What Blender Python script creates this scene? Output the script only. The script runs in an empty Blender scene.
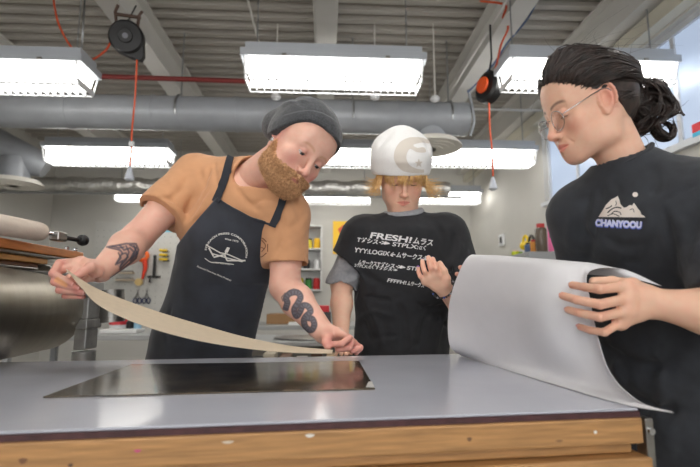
import bpy, bmesh, math, random
import numpy as np
from mathutils import Vector, Matrix
from mathutils.bvhtree import BVHTree
random.seed(7); RNG = np.random.default_rng(7)
S = bpy.context.scene; COL = S.collection
# ------------------------------------------------------------------ camera model (700x467, 24 mm lens, tilted up)
F = 467.0; CZ = 1.12; TILT = math.radians(7.74); ct, st = math.cos(TILT), math.sin(TILT)
def P(px, py, Y):
    "world point seen at pixel px,py at forward distance Y"
    a = (px-350)/F; b = (233.5-py)/F
    Z = Y*(st+b*ct)/(ct-b*st); den = Y*ct+Z*st
    return np.array((a*den, Y, CZ+Z))
def Pz(px, py, z):
    b = (233.5-py)/F; Y = (z-CZ)*(ct-b*st)/(st+b*ct)
    return P(px, py, Y)
def proj(p):
    p = np.asarray(p, float); X, Y, Z = p[..., 0], p[..., 1], p[..., 2]-CZ
    den = Y*ct+Z*st
    return 350+F*X/den, 233.5-F*(Z*ct-Y*st)/den
RA = math.radians(3.06); cr, sr = math.cos(RA), math.sin(RA)
def rm(x, y, z): return np.array((x*cr-y*sr, x*sr+y*cr, z))      # room axes -> world
def unrm(p): return np.array((p[0]*cr+p[1]*sr, -p[0]*sr+p[1]*cr, p[2]))
V = lambda *a: np.array(a, float)
def nrm(v): v = np.asarray(v, float); return v/max(np.linalg.norm(v), 1e-9)
# ------------------------------------------------------------------ colour / materials
def lin(c):
    return tuple((x/12.92 if x <= .04045 else ((x+.055)/1.055)**2.4) for x in [v/255 for v in c])
MATS = {}
def mat(name, rgb, rough=.6, metal=0., noise=0., nscale=40., bump=0., bscale=60., spec=.5, emit=None, estr=0., attr=False, sheen=0., sss=0.,
        rgb2=None, stretch=None, coat=0., alpha=1., trans=0., dist=.002):
    if name in MATS: return MATS[name]
    m = bpy.data.materials.new(name); m.use_nodes = True; nt = m.node_tree; N = nt.nodes; L = nt.links
    b = N['Principled BSDF']; c = (*lin(rgb), 1)
    b.inputs['Base Color'].default_value = c; b.inputs['Roughness'].default_value = rough; b.inputs['Metallic'].default_value = metal
    b.inputs['Specular IOR Level'].default_value = spec
    if sheen: b.inputs['Sheen Weight'].default_value = sheen; b.inputs['Sheen Roughness'].default_value = .5
    if coat: b.inputs['Coat Weight'].default_value = coat; b.inputs['Coat Roughness'].default_value = .08
    if trans: b.inputs['Transmission Weight'].default_value = trans; b.inputs['IOR'].default_value = 1.08
    if sss:
        b.inputs['Subsurface Weight'].default_value = sss; b.inputs['Subsurface Radius'].default_value = (1, .35, .2); b.inputs['Subsurface Scale'].default_value = .006
    tc = N.new('ShaderNodeTexCoord'); mp = N.new('ShaderNodeMapping'); L.new(tc.outputs['Object'], mp.inputs[0])
    if stretch: mp.inputs['Scale'].default_value = stretch
    col = None
    if attr:
        a = N.new('ShaderNodeAttribute'); a.attribute_name = 'Col'; col = a.outputs['Color']; L.new(col, b.inputs['Base Color'])
    if noise or rgb2:
        n = N.new('ShaderNodeTexNoise'); n.inputs['Scale'].default_value = nscale; n.inputs['Detail'].default_value = 5; L.new(mp.outputs[0], n.inputs[0])
        r = N.new('ShaderNodeMapRange'); r.inputs[1].default_value = .3; r.inputs[2].default_value = .7; L.new(n.outputs['Fac'], r.inputs[0])
        mx = N.new('ShaderNodeMix'); mx.data_type = 'RGBA'
        if attr:
            mul = N.new('ShaderNodeMix'); mul.data_type = 'RGBA'; mul.blend_type = 'MULTIPLY'; mul.inputs[0].default_value = 1
            mx.inputs[6].default_value = (1-noise,)*3+(1,); mx.inputs[7].default_value = (1+noise*.6,)*3+(1,)
            L.new(r.outputs[0], mx.inputs[0]); L.new(col, mul.inputs[6]); L.new(mx.outputs[2], mul.inputs[7]); L.new(mul.outputs[2], b.inputs['Base Color'])
        else:
            mx.inputs[6].default_value = tuple(x*(1-noise) for x in c[:3])+(1,)
            mx.inputs[7].default_value = (*lin(rgb2), 1) if rgb2 else tuple(min(1, x*(1+noise)) for x in c[:3])+(1,)
            L.new(r.outputs[0], mx.inputs[0]); L.new(mx.outputs[2], b.inputs['Base Color'])
    if bump:
        n = N.new('ShaderNodeTexNoise'); n.inputs['Scale'].default_value = bscale; n.inputs['Detail'].default_value = 6; L.new(mp.outputs[0], n.inputs[0])
        bp = N.new('ShaderNodeBump'); bp.inputs['Strength'].default_value = bump; bp.inputs['Distance'].default_value = dist; L.new(n.outputs['Fac'], bp.inputs['Height']); L.new(bp.outputs[0], b.inputs['Normal'])
    if emit: b.inputs['Emission Color'].default_value = (*lin(emit), 1); b.inputs['Emission Strength'].default_value = estr
    MATS[name] = m; return m
def matn(m, *ms): return m
# ------------------------------------------------------------------ objects
def mesh_obj(name, v, f, m, parent=None, smooth=False, col=None):
    me = bpy.data.meshes.new(name)
    v = np.asarray(v, np.float32)
    if isinstance(f, np.ndarray):
        me.vertices.add(len(v)); me.vertices.foreach_set('co', v.ravel())
        k = f.shape[1]; me.loops.add(f.size); me.loops.foreach_set('vertex_index', f.astype(np.int32).ravel())
        me.polygons.add(len(f)); me.polygons.foreach_set('loop_start', np.arange(0, f.size, k, dtype=np.int32)); me.polygons.foreach_set('loop_total', np.full(len(f), k, np.int32))
        me.update(calc_edges=True); me.validate()
    else:
        me.from_pydata([tuple(map(float, x)) for x in v], [], f); me.update()
    if smooth: me.polygons.foreach_set('use_smooth', [True]*len(me.polygons))
    if col is not None:
        a = me.color_attributes.new('Col', 'FLOAT_COLOR', 'POINT')
        c = np.ones((len(v), 4), np.float32); c[:, :3] = col; a.data.foreach_set('color', c.ravel())
    o = bpy.data.objects.new(name, me); COL.objects.link(o)
    for mm in (m if isinstance(m, (list, tuple)) else [m]): me.materials.append(mm)
    if parent is not None: setpar(o, parent)
    return o
def setpar(o, parent):
    o.parent = parent
    o.matrix_parent_inverse = Matrix.Translation(-parent.location) if parent.get('_e') else Matrix.Identity(4)
ROOTS = []
def thing(name, label, cat, loc, group=None):
    o = bpy.data.objects.new(name, None); COL.objects.link(o); o.location = tuple(map(float, loc)); o['_e'] = 1
    o.empty_display_size = .05
    o['label'] = label; o['category'] = cat
    if group: o['group'] = group
    ROOTS.append(o); return o
def tag(o, label, cat, group=None):
    o['label'] = label; o['category'] = cat
    if group: o['group'] = group
    return o
def struct(o): o['kind'] = 'structure'; return o
def copytree(root, delta, label, group=None):
    r = root.copy(); COL.objects.link(r); r.location = root.location+Vector(tuple(map(float, delta))); r['label'] = label
    if group: r['group'] = group
    def rec(a, b):
        for ch in a.children:
            c = ch.copy(); COL.objects.link(c); c.parent = b; c.matrix_parent_inverse = ch.matrix_parent_inverse.copy(); rec(ch, c)
    rec(root, r); return r
def bevel(o, w=.003, seg=2):
    b = o.modifiers.new('bevel', 'BEVEL'); b.width = w; b.segments = seg; b.limit_method = 'ANGLE'; return o
def frame_of(d):
    d = nrm(d); u = np.cross(d, (0, 0, 1)) if abs(d[2]) < .9 else np.cross(d, (1, 0, 0)); u = nrm(u); w = np.cross(u, d)
    return u, w, d
class MB:
    def __init__(s, xf=None): s.v = []; s.f = []; s.xf = xf
    def add(s, vs, fs):
        n = len(s.v); s.v += [(s.xf(*p) if s.xf else np.asarray(p, float)) for p in vs]; s.f += [tuple(i+n for i in q) for q in fs]; return s
    def box(s, lo, hi):
        x0, y0, z0 = lo; x1, y1, z1 = hi
        return s.add([(x0, y0, z0), (x1, y0, z0), (x1, y1, z0), (x0, y1, z0), (x0, y0, z1), (x1, y0, z1), (x1, y1, z1), (x0, y1, z1)],
                     [(0, 3, 2, 1), (4, 5, 6, 7), (0, 1, 5, 4), (1, 2, 6, 5), (2, 3, 7, 6), (3, 0, 4, 7)])
    def cbox(s, c, sz): return s.box([c[i]-sz[i]/2 for i in range(3)], [c[i]+sz[i]/2 for i in range(3)])
    def prism(s, pts, ext):
        "closed outline pts (3d) swept by vector ext"
        n = len(pts); pts = [np.asarray(p, float) for p in pts]; ext = np.asarray(ext, float)
        return s.add(pts+[p+ext for p in pts], [tuple(range(n-1, -1, -1)), tuple(range(n, 2*n))]+[(i, (i+1) % n, n+(i+1) % n, n+i) for i in range(n)])
    def tube(s, pts, r, k=8, cap=True, closed=False):
        pts = [np.asarray(p, float) for p in pts]; n = len(pts)
        rs = r if hasattr(r, '__len__') else [r]*n
        vs = []; u = None
        for i, p in enumerate(pts):
            if closed: d = pts[(i+1) % n]-pts[i-1]
            else: d = pts[min(i+1, n-1)]-pts[max(i-1, 0)]
            d = nrm(d)
            if u is None: u, w, _ = frame_of(d)
            u = nrm(u-d*np.dot(u, d)); w = np.cross(d, u)
            for j in range(k):
                a = 2*math.pi*j/k; vs.append(p+rs[i]*(math.cos(a)*u+math.sin(a)*w))
        fs = []
        for i in range(n if closed else n-1):
            for j in range(k):
                a = i*k+j; b = i*k+(j+1) % k; i2 = (i+1) % n
                fs.append((a, b, i2*k+(j+1) % k, i2*k+j))
        if cap and not closed: fs += [tuple(range(k-1, -1, -1)), tuple((n-1)*k+j for j in range(k))]
        return s.add(vs, fs)
    def cyl(s, a, b, r, k=24): return s.tube([a, b], r, k)
    def lathe(s, c, prof, k=24, axis=(0, 0, 1)):
        "prof: list of (radius, height along axis)"
        u, w, d = frame_of(axis); c = np.asarray(c, float); vs = []; n = len(prof)
        for r, h in prof:
            for j in range(k):
                a = 2*math.pi*j/k; vs.append(c+d*h+max(r, 1e-5)*(math.cos(a)*u+math.sin(a)*w))
        fs = [(i*k+j, (i+1)*k+j, (i+1)*k+(j+1) % k, i*k+(j+1) % k) for i in range(n-1) for j in range(k)]
        fs += [tuple(range(k)), tuple((n-1)*k+j for j in range(k-1, -1, -1))]
        return s.add(vs, fs)
    def each(s, name, m, parent=None, smooth=False):
        "every loose island becomes an object of its own"
        par = list(range(len(s.v)))
        def find(a):
            while par[a] != a: par[a] = par[par[a]]; a = par[a]
            return a
        for f in s.f:
            for q in f[1:]: par[find(q)] = find(f[0])
        groups = {}
        for f in s.f: groups.setdefault(find(f[0]), []).append(f)
        out = []
        for fs in groups.values():
            ids = sorted({q for f in fs for q in f}); mp = {q: i for i, q in enumerate(ids)}
            b = MB(); b.v = [s.v[q] for q in ids]; b.f = [tuple(mp[q] for q in f) for f in fs]; out.append(b.build(name, m, parent, smooth))
        return out
    def build(s, name, m, parent=None, smooth=False):
        o = mesh_obj(name, s.v, s.f, m, parent, False)
        bm = bmesh.new(); bm.from_mesh(o.data); bmesh.ops.recalc_face_normals(bm, faces=bm.faces)
        if smooth:
            for f in bm.faces: f.smooth = len(f.verts) < 6
            for e in bm.edges:
                if len(e.link_faces) == 2 and e.calc_face_angle(0) > .6: e.smooth = False
        bm.to_mesh(o.data); bm.free()
        return o
def spline(pts, n=8):
    "Catmull-Rom through points"
    p = [np.asarray(q, float) for q in pts]; p = [2*p[0]-p[1]]+p+[2*p[-1]-p[-2]]; out = []
    for i in range(1, len(p)-2):
        for k in range(n):
            t = k/n; a, b, c, d = p[i-1:i+3]
            out.append(.5*((2*b)+(c-a)*t+(2*a-5*b+4*c-d)*t*t+(3*b-a-3*c+d)*t**3))
    out.append(p[-2]); return out
# ------------------------------------------------------------------ implicit surface modelling
class Field:
    def __init__(s, lo, hi, h):
        s.h = h; s.lo = np.array(lo, float); n = np.ceil((np.array(hi)-s.lo)/h).astype(int)+1; s.n = n
        s.ax = [s.lo[i]+h*np.arange(n[i]) for i in range(3)]
        s.f = np.full(tuple(n), 1., np.float32)
    def sub(s, lo, hi):
        a = np.clip(np.floor((np.array(lo)-s.lo)/s.h).astype(int), 0, s.n); b = np.clip(np.ceil((np.array(hi)-s.lo)/s.h).astype(int)+1, 0, s.n)
        if (b <= a).any(): return None, None
        sl = tuple(slice(a[i], b[i]) for i in range(3))
        x, y, z = np.meshgrid(*[s.ax[i][a[i]:b[i]].astype(np.float32) for i in range(3)], indexing='ij')
        return sl, (x, y, z)
    def comb(s, prim, k=.01, op='add', cut=None):
        k = k*1.45; lo, hi = prim.bounds(); m = k*1.15+s.h*3
        sl, g = s.sub(lo-m, hi+m)
        if sl is None: return s
        d = prim(g)
        if cut is not None:
            for c in cut: d = np.maximum(d, c(g))
        f = s.f[sl]
        if op == 'add':
            hh = np.maximum(k-np.abs(f-d), 0)/max(k, 1e-6); s.f[sl] = np.minimum(f, d)-hh*hh*hh*k/6
        else:
            d = -d; hh = np.maximum(k-np.abs(f-d), 0)/max(k, 1e-6); s.f[sl] = np.maximum(f, d)+hh*hh*hh*k/6
        return s
    def add(s, prim, k=.01, cut=None): return s.comb(prim, k, 'add', cut)
    def cut(s, prim, k=.004): return s.comb(prim, k, 'sub')
    def grid(s): return np.meshgrid(*[a.astype(np.float32) for a in s.ax], indexing='ij')
    def crease(s, pts, w, a):
        "a<0 makes a valley of depth a along the polyline, a>0 a ridge"
        pts = [np.asarray(p, float) for p in pts]
        lo = np.min(pts, 0)-w*2.2; hi = np.max(pts, 0)+w*2.2; sl, g = s.sub(lo, hi)
        if sl is None: return s
        d2 = None; tt = None; n = len(pts)-1
        for i in range(n):
            p, q = pts[i], pts[i+1]; e = q-p; L = max(e@e, 1e-9)
            dx, dy, dz = g[0]-p[0], g[1]-p[1], g[2]-p[2]; t = np.clip((dx*e[0]+dy*e[1]+dz*e[2])/L, 0, 1)
            q2 = (dx-t*e[0])**2+(dy-t*e[1])**2+(dz-t*e[2])**2; T = (i+t)/n
            if d2 is None: d2, tt = q2, T
            else: m = q2 < d2; tt = np.where(m, T, tt); d2 = np.minimum(d2, q2)
        s.f[sl] -= (a*np.exp(-d2/(w*w)*1.6)*np.clip(np.sin(np.pi*np.clip(tt, .04, .96))*1.5, 0, 1)).astype(np.float32)
        return s
    def mesh(s):
        f = s.f; h = s.h; nx, ny, nz = f.shape; ins = f < 0
        c = np.zeros((nx-1, ny-1, nz-1), np.int8)
        for i in (0, 1):
            for j in (0, 1):
                for k in (0, 1): c += ins[i:nx-1+i, j:ny-1+j, k:nz-1+k]
        act = (c > 0) & (c < 8); idx = np.full(act.shape, -1, np.int64); I = np.argwhere(act); idx[act] = np.arange(len(I))
        acc = np.zeros((len(I), 3)); cnt = np.zeros(len(I))
        cor = [(i, j, k) for i in (0, 1) for j in (0, 1) for k in (0, 1)]
        val = {q: f[I[:, 0]+q[0], I[:, 1]+q[1], I[:, 2]+q[2]].astype(float) for q in cor}
        for a in cor:
            for ax in range(3):
                if a[ax] == 0:
                    b = tuple(1 if t == ax else a[t] for t in range(3)); va, vb = val[a], val[b]; m = (va < 0) != (vb < 0)
                    t = np.where(m, va/np.where(m, va-vb, 1), 0); p = np.tile(np.array(a, float), (len(I), 1)); p[:, ax] += t
                    acc[m] += p[m]; cnt[m] += 1
        v = s.lo+h*(I+acc/cnt[:, None]); faces = []
        for ax in range(3):
            o1, o2 = (ax+1) % 3, (ax+2) % 3
            sa = [slice(None)]*3; sb = [slice(None)]*3; sa[ax] = slice(0, -1); sb[ax] = slice(1, None)
            A = ins[tuple(sa)]; B = ins[tuple(sb)]; E = np.argwhere(A != B)
            ok = (E[:, o1] > 0) & (E[:, o2] > 0) & (E[:, o1] < f.shape[o1]-1) & (E[:, o2] < f.shape[o2]-1); E = E[ok]
            q = []
            for d1, d2 in ((-1, -1), (0, -1), (0, 0), (-1, 0)):
                e = E.copy(); e[:, o1] += d1; e[:, o2] += d2; q.append(idx[e[:, 0], e[:, 1], e[:, 2]])
            q = np.stack(q, 1); flip = ~A[E[:, 0], E[:, 1], E[:, 2]]; q[flip] = q[flip][:, ::-1]; faces.append(q)
        return v, np.concatenate(faces)
def clean_islands(v, f, keep=.02):
    n = len(v); lab = np.arange(n)
    for _ in range(200):
        m = lab[f].min(1); new = lab.copy(); np.minimum.at(new, f.ravel(), np.repeat(m, f.shape[1])); new = new[new]
        if (new == lab).all(): break
        lab = new
    cnt = np.bincount(lab, minlength=n); good = cnt[lab] >= max(30, keep*cnt.max()); mp = np.cumsum(good)-1
    f = f[good[f].all(1)]; return v[good], mp[f]
def relax(v, f, it=2, lam=.5):
    v = np.array(v, float)
    for _ in range(it):
        acc = np.zeros_like(v); cnt = np.zeros(len(v))
        for a in range(4):
            b = (a+1) % 4
            for i, j in ((a, b), (b, a)):
                np.add.at(acc, f[:, i], v[f[:, j]]); np.add.at(cnt, f[:, i], 1)
        v += lam*(acc/np.maximum(cnt, 1)[:, None]-v)
    return v
class Cone:
    "round cone a->b; flat=(dir, s): squashed along dir (s<1 thinner)"
    def __init__(s, a, b, ra, rb, flat=None):
        s.a, s.b, s.ra, s.rb = np.asarray(a, float), np.asarray(b, float), ra, rb; s.flat = flat and (nrm(flat[0]), flat[1])
    def bounds(s):
        m = max(s.ra, s.rb)*max(1, s.flat[1] if s.flat else 1); return np.minimum(s.a, s.b)-m, np.maximum(s.a, s.b)+m
    def __call__(s, g):
        a, b = s.a, s.b; x, y, z = g[0]-a[0], g[1]-a[1], g[2]-a[2]; e = b-a
        if s.flat:
            d, sc = s.flat; k = 1/sc-1; t = x*d[0]+y*d[1]+z*d[2]; x, y, z = x+k*t*d[0], y+k*t*d[1], z+k*t*d[2]; e = e+k*(e@d)*d
        L = max(e@e, 1e-9); t = np.clip((x*e[0]+y*e[1]+z*e[2])/L, 0, 1)
        d = np.sqrt((x-t*e[0])**2+(y-t*e[1])**2+(z-t*e[2])**2)-(s.ra+(s.rb-s.ra)*t)
        return (d*(s.flat[1] if s.flat and s.flat[1] < 1 else 1)).astype(np.float32)
class Ell:
    def __init__(s, c, r, M=None): s.c = np.asarray(c, float); s.r = np.asarray(r, float)*np.ones(3); s.M = None if M is None else np.asarray(M, float)
    def bounds(s):
        m = s.r if s.M is None else np.sqrt(((s.M*s.r[None, :])**2).sum(1)); return s.c-m, s.c+m
    def __call__(s, g):
        x, y, z = g[0]-s.c[0], g[1]-s.c[1], g[2]-s.c[2]
        if s.M is not None: M = s.M; x, y, z = M[0, 0]*x+M[1, 0]*y+M[2, 0]*z, M[0, 1]*x+M[1, 1]*y+M[2, 1]*z, M[0, 2]*x+M[1, 2]*y+M[2, 2]*z
        r = s.r; k0 = np.sqrt((x/r[0])**2+(y/r[1])**2+(z/r[2])**2); k1 = np.sqrt((x/r[0]**2)**2+(y/r[1]**2)**2+(z/r[2]**2)**2)
        return (k0*(k0-1)/np.maximum(k1, 1e-6)).astype(np.float32)
def plane(p, n):
    p = np.asarray(p, float); n = nrm(n); return lambda g: ((g[0]-p[0])*n[0]+(g[1]-p[1])*n[1]+(g[2]-p[2])*n[2]).astype(np.float32)
def rotm(axes): return np.stack([nrm(a) for a in axes], 1)
def euler(rx, ry, rz): return np.array(Matrix.Rotation(rz, 3, 'Z') @ Matrix.Rotation(rx, 3, 'X') @ Matrix.Rotation(ry, 3, 'Y'))
def polysd(px, py, poly):
    "signed distance (px) to a closed polygon, inside negative"
    poly = np.asarray(poly, float); d = np.full(px.shape, 1e9, np.float32); ins = np.zeros(px.shape, bool)
    for i in range(len(poly)):
        a, b = poly[i-1], poly[i]; e = b-a; L = max(e@e, 1e-9); t = np.clip(((px-a[0])*e[0]+(py-a[1])*e[1])/L, 0, 1)
        d = np.minimum(d, (px-a[0]-t*e[0])**2+(py-a[1]-t*e[1])**2)
        c = ((a[1] > py) != (b[1] > py)); xx = a[0]+(py-a[1])*e[0]/(e[1] if abs(e[1]) > 1e-9 else 1e-9); ins ^= c & (px < xx)
    d = np.sqrt(d); return np.where(ins, -d, d)
def linesd(px, py, pts):
    d = np.full(px.shape, 1e9); tt = np.zeros(px.shape); n = len(pts)-1
    for i in range(n):
        a, b = np.array(pts[i], float), np.array(pts[i+1], float); e = b-a; L = max(e@e, 1e-9); t = np.clip(((px-a[0])*e[0]+(py-a[1])*e[1])/L, 0, 1)
        q = (px-a[0]-t*e[0])**2+(py-a[1]-t*e[1])**2; m = q < d; tt = np.where(m, (i+t)/n, tt); d = np.minimum(d, q)
    return np.sqrt(d), tt
def vnoise(p, s, seed=0):
    "smooth value noise at points p (...,3)"
    r = np.random.default_rng(seed); T = r.random((32, 32, 32)); q = np.asarray(p)*s+100; i = np.floor(q).astype(int); f = q-i; f = f*f*(3-2*f); o = 0
    for a in (0, 1):
        for b in (0, 1):
            for c in (0, 1):
                w = (f[..., 0] if a else 1-f[..., 0])*(f[..., 1] if b else 1-f[..., 1])*(f[..., 2] if c else 1-f[..., 2])
                o = o+w*T[(i[..., 0]+a) % 32, (i[..., 1]+b) % 32, (i[..., 2]+c) % 32]
    return o*2-1
# flat decals (printing, letters) laid on a surface: outlines given in picture pixels are cast onto the mesh and stay there
def bvh_of(v, f): return BVHTree.FromPolygons([tuple(map(float, x)) for x in v], [tuple(map(int, q)) for q in f])
EYE = Vector((0, 0, CZ))
def cast(bvh, px, py, off=.0012):
    p = P(px, py, 1.); d = (Vector(p)-EYE).normalized(); h = bvh.ray_cast(EYE, d)
    if h[0] is None: return None
    n = h[1]
    if n.dot(d) > 0: n = -n
    return np.array(h[0]+n*off)
def text_mesh(txt, size=1., bold=0., shear=0., spacing=1.):
    c = bpy.data.curves.new('t', 'FONT'); c.body = txt; c.size = size; c.offset = bold; c.shear = shear; c.space_character = spacing
    o = bpy.data.objects.new('t', c); COL.objects.link(o); dg = bpy.context.evaluated_depsgraph_get(); me = bpy.data.meshes.new_from_object(o.evaluated_get(dg))
    bm = bmesh.new(); bm.from_mesh(me); bmesh.ops.triangulate(bm, faces=bm.faces)
    vs = np.array([tuple(v.co)[:2] for v in bm.verts]); bm.verts.ensure_lookup_table(); fs = [tuple(v.index for v in f.verts) for f in bm.faces]
    bm.free(); bpy.data.objects.remove(o); bpy.data.curves.remove(c); bpy.data.meshes.remove(me); return vs, fs
def subdiv2d(vs, fs, maxlen):
    vs = [tuple(v) for v in vs]; out = []; stack = list(fs); mid = {}
    def gm(a, b):
        k = (min(a, b), max(a, b))
        if k not in mid: vs.append(((vs[a][0]+vs[b][0])/2, (vs[a][1]+vs[b][1])/2)); mid[k] = len(vs)-1
        return mid[k]
    while stack:
        f = stack.pop(); L = [math.hypot(vs[f[i]][0]-vs[f[(i+1) % 3]][0], vs[f[i]][1]-vs[f[(i+1) % 3]][1]) for i in range(3)]; m = max(L)
        if m <= maxlen: out.append(f); continue
        i = L.index(m); a, b, c = f[i], f[(i+1) % 3], f[(i+2) % 3]; q = gm(a, b); stack += [(a, q, c), (q, b, c)]
    return np.array(vs), out
def decal(name, bvh, items, m, parent, off=.0012, maxlen=3.):
    "items: (verts2d in pixels, faces)"
    V3 = []; F3 = []
    for vs, fs in items:
        vs, fs = subdiv2d(vs, fs, maxlen); pts = [cast(bvh, x, y, off) for x, y in vs]; ok = [p is not None for p in pts]; n = len(V3)
        V3 += [p if p is not None else np.zeros(3) for p in pts]; F3 += [tuple(n+i for i in f) for f in fs if all(ok[i] for i in f) and max(np.linalg.norm(pts[f[0]]-pts[f[1]]), np.linalg.norm(pts[f[0]]-pts[f[2]])) < .05]
    return mesh_obj(name, V3, F3, m, parent)
def text_px(txt, x, y, w, h, ang=0., bold=.02, shear=0., arc=None, squeeze=None):
    "place text with its left baseline at px (x,y), width w, cap height h (pixels), rotated ang (radians, clockwise in the picture)"
    vs, fs = text_mesh(txt, 1., bold, shear)
    if not len(vs): return vs, fs
    x0, x1 = vs[:, 0].min(), vs[:, 0].max(); X = (vs[:, 0]-x0)/(x1-x0); Y = vs[:, 1]/.73*h
    if arc:   # centre, radius, start angle, end angle (degrees, picture, clockwise from +x)
        cx, cy, r, a0, a1, ry = arc; a = np.radians(a0+(a1-a0)*X); return np.stack([cx+(r+Y)*np.cos(a), cy+(r*ry+Y)*np.sin(a)], 1), fs
    u = X*w; c, s_ = math.cos(ang), math.sin(ang)
    return np.stack([x+u*c+Y*s_, y+u*s_-Y*c], 1), fs
def poly_px(pts):
    from mathutils.geometry import tessellate_polygon
    t = tessellate_polygon([[Vector((x, y, 0)) for x, y in pts]]); return np.array(pts, float), [tuple(q) for q in t]
def stroke_px(pts, w, closed=False, smooth=6):
    p = [np.array(q, float) for q in pts]
    if smooth: p = [q[:2] for q in spline([(*q, 0) for q in p], smooth)]
    n = len(p); ws = w if hasattr(w, '__len__') else [w]*n; ws = np.interp(np.linspace(0, 1, n), np.linspace(0, 1, len(ws)), ws); vs = []; fs = []
    for i in range(n):
        d = p[min(i+1, n-1)]-p[max(i-1, 0)]; d = d/max(np.linalg.norm(d), 1e-6); q = np.array((-d[1], d[0]))*ws[i]/2; vs += [p[i]+q, p[i]-q]
    for i in range(n-1): fs += [(2*i, 2*i+1, 2*i+3), (2*i, 2*i+3, 2*i+2)]
    return np.array(vs), fs
# ================================================================== the room
RW = 2.55; BY = 8.0; LW = -4.6; FY = -3.2; HC = 3.62
M_ceil = mat('painted steel deck', (168, 163, 155), .6, noise=.06, nscale=3)
M_beam = mat('painted beam', (205, 203, 198), .55, noise=.04, nscale=4)
M_wall = mat('greige wall paint', (199, 197, 191), .7, noise=.03, nscale=2)
M_floor = mat('sealed concrete', (165, 162, 156), .5, noise=.15, nscale=4)
M_duct = mat('painted duct', (158, 162, 168), .45, noise=.08, nscale=6, metal=.15)
M_galv = mat('galvanised steel', (170, 172, 174), .35, metal=.9, noise=.12, nscale=14)
M_foil = mat('foil duct', (205, 204, 200), .28, metal=.85, noise=.1, nscale=30, bump=1., bscale=22, dist=.02)
M_white = mat('white enamel', (226, 228, 230), .4)
M_fixgrey = mat('fixture housing', (178, 183, 190), .45)
M_lamp = mat('lit lamp cover', (255, 255, 255), .5, emit=(255, 251, 244), estr=3.6)
M_black = mat('black plastic', (15, 15, 17), .45)
M_orange = mat('orange cord', (214, 88, 48), .5)
M_red = mat('red pipe paint', (118, 34, 30), .5)
M_wood = mat('pine wood', (196, 148, 88), .5, noise=.22, nscale=9, stretch=(1, 6, 14), bump=.2, bscale=30)
M_wood2 = mat('orange varnished wood', (192, 120, 62), .4, noise=.2, nscale=8, stretch=(14, 2, 14))
M_steel = mat('brushed steel', (150, 148, 144), .3, metal=.95, noise=.1, nscale=6, stretch=(1, 1, 20))
M_dark = mat('dark metal', (58, 57, 56), .45, metal=.5, noise=.3, nscale=12)
M_chrome = mat('chrome', (205, 206, 208), .15, metal=1.)
R = rm
def sbox(name, lo, hi, m): return struct(MB(rm).box(lo, hi).build(name, m))
sbox('floor', (LW-.1, FY-.1, -.1), (RW+.1, BY+.1, 0), M_floor)
sbox('wall_back', (LW-.1, BY, 0), (RW+.2, BY+.15, HC+.1), M_wall)
sbox('wall_left', (LW-.15, FY, 0), (LW, BY, HC+.1), M_wall)
wf = MB(rm); fx = [(-4.0, -2.5), (-2.3, -.8), (-.6, .9), (1.1, 2.3)]; FS, FT = .95, 3.0  # openings for the added fill windows behind the camera
wf.box((LW-.1, FY-.15, 0), (RW+.2, FY, FS)); wf.box((LW-.1, FY-.15, FT), (RW+.2, FY, HC+.1)); e_ = [LW-.1]+[q for w in fx for q in w]+[RW+.2]
for i in range(0, len(e_), 2): wf.box((e_[i], FY-.15, FS), (e_[i+1], FY, FT))
struct(wf.build('wall_front', M_wall))
# right wall with a band of high windows
WS, WT = 2.2, 3.12; wins = [(-2.6, -1.2), (-.9, .5), (.8, 2.2), (2.5, 3.86), (3.98, 5.2)]
b = MB(rm); b.box((RW, FY, 0), (RW+.2, BY, WS)); b.box((RW, FY, WT), (RW+.2, BY, HC+.1))
ys = [FY]+[y for w in wins for y in w]+[BY]
for i in range(0, len(ys), 2): b.box((RW, ys[i], WS), (RW+.2, ys[i+1], WT))
struct(b.build('wall_right', M_wall))
M_frame = mat('window frame paint', (205, 208, 212), .45)
M_glass = mat('frosted window film', (120, 130, 142), .35, emit=(190, 206, 232), estr=.26)
for i, (y0, y1) in enumerate(wins):
    w = MB(rm)
    for a, c, e, g in ((y0, y1, WS, WS+.05), (y0, y1, WT-.05, WT), (y0, y0+.045, WS, WT), (y1-.045, y1, WS, WT)): w.box((RW+.05, a, e), (RW+.12, c, g))
    w.box((RW+.06, (y0+y1)/2-.02, WS), (RW+.11, (y0+y1)/2+.02, WT))
    fr = struct(w.build(f'window_{i+1}', M_frame))
    p = MB(rm).box((RW+.075, y0+.04, WS+.04), (RW+.085, y1-.04, WT-.04)).build('window_pane', M_glass, fr)
    s = MB(rm).box((RW-.04, y0-.03, WS-.04), (RW+.06, y1+.03, WS)).build('window_sill', M_frame, fr)
M_fillglow = mat('added fill window glow', (225, 234, 245), .3, emit=(245, 244, 244), estr=1.4)  # glowing panes added behind the camera to brighten the downturned faces
for i, (x0, x1) in enumerate(fx):
    w = MB(rm)
    for a_, c, e, g in ((x0, x1, FS, FS+.05), (x0, x1, FT-.05, FT), (x0, x0+.05, FS, FT), (x1-.05, x1, FS, FT)): w.box((a_, FY-.1, e), (c, FY-.03, g))
    w.box(((x0+x1)/2-.02, FY-.09, FS), ((x0+x1)/2+.02, FY-.04, FT)); w.box((x0, FY-.09, 1.9), (x1, FY-.04, 1.94))
    fr = struct(w.build(f'window_{i+6}', M_frame)); MB(rm).box((x0+.04, FY-.075, FS+.04), (x1-.04, FY-.065, FT-.04)).build('window_pane', M_fillglow, fr)  # unseen window, put in only as fill light
    MB(rm).box((x0-.03, FY-.04, FS-.04), (x1+.03, FY+.05, FS)).build('window_sill', M_frame, fr)
# header along the right wall under the deck
sbox('trim_1', (RW-.1, FY, WT+.02), (RW, BY, WT+.14), mat('cream header paint', (205, 200, 184), .6))
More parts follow.
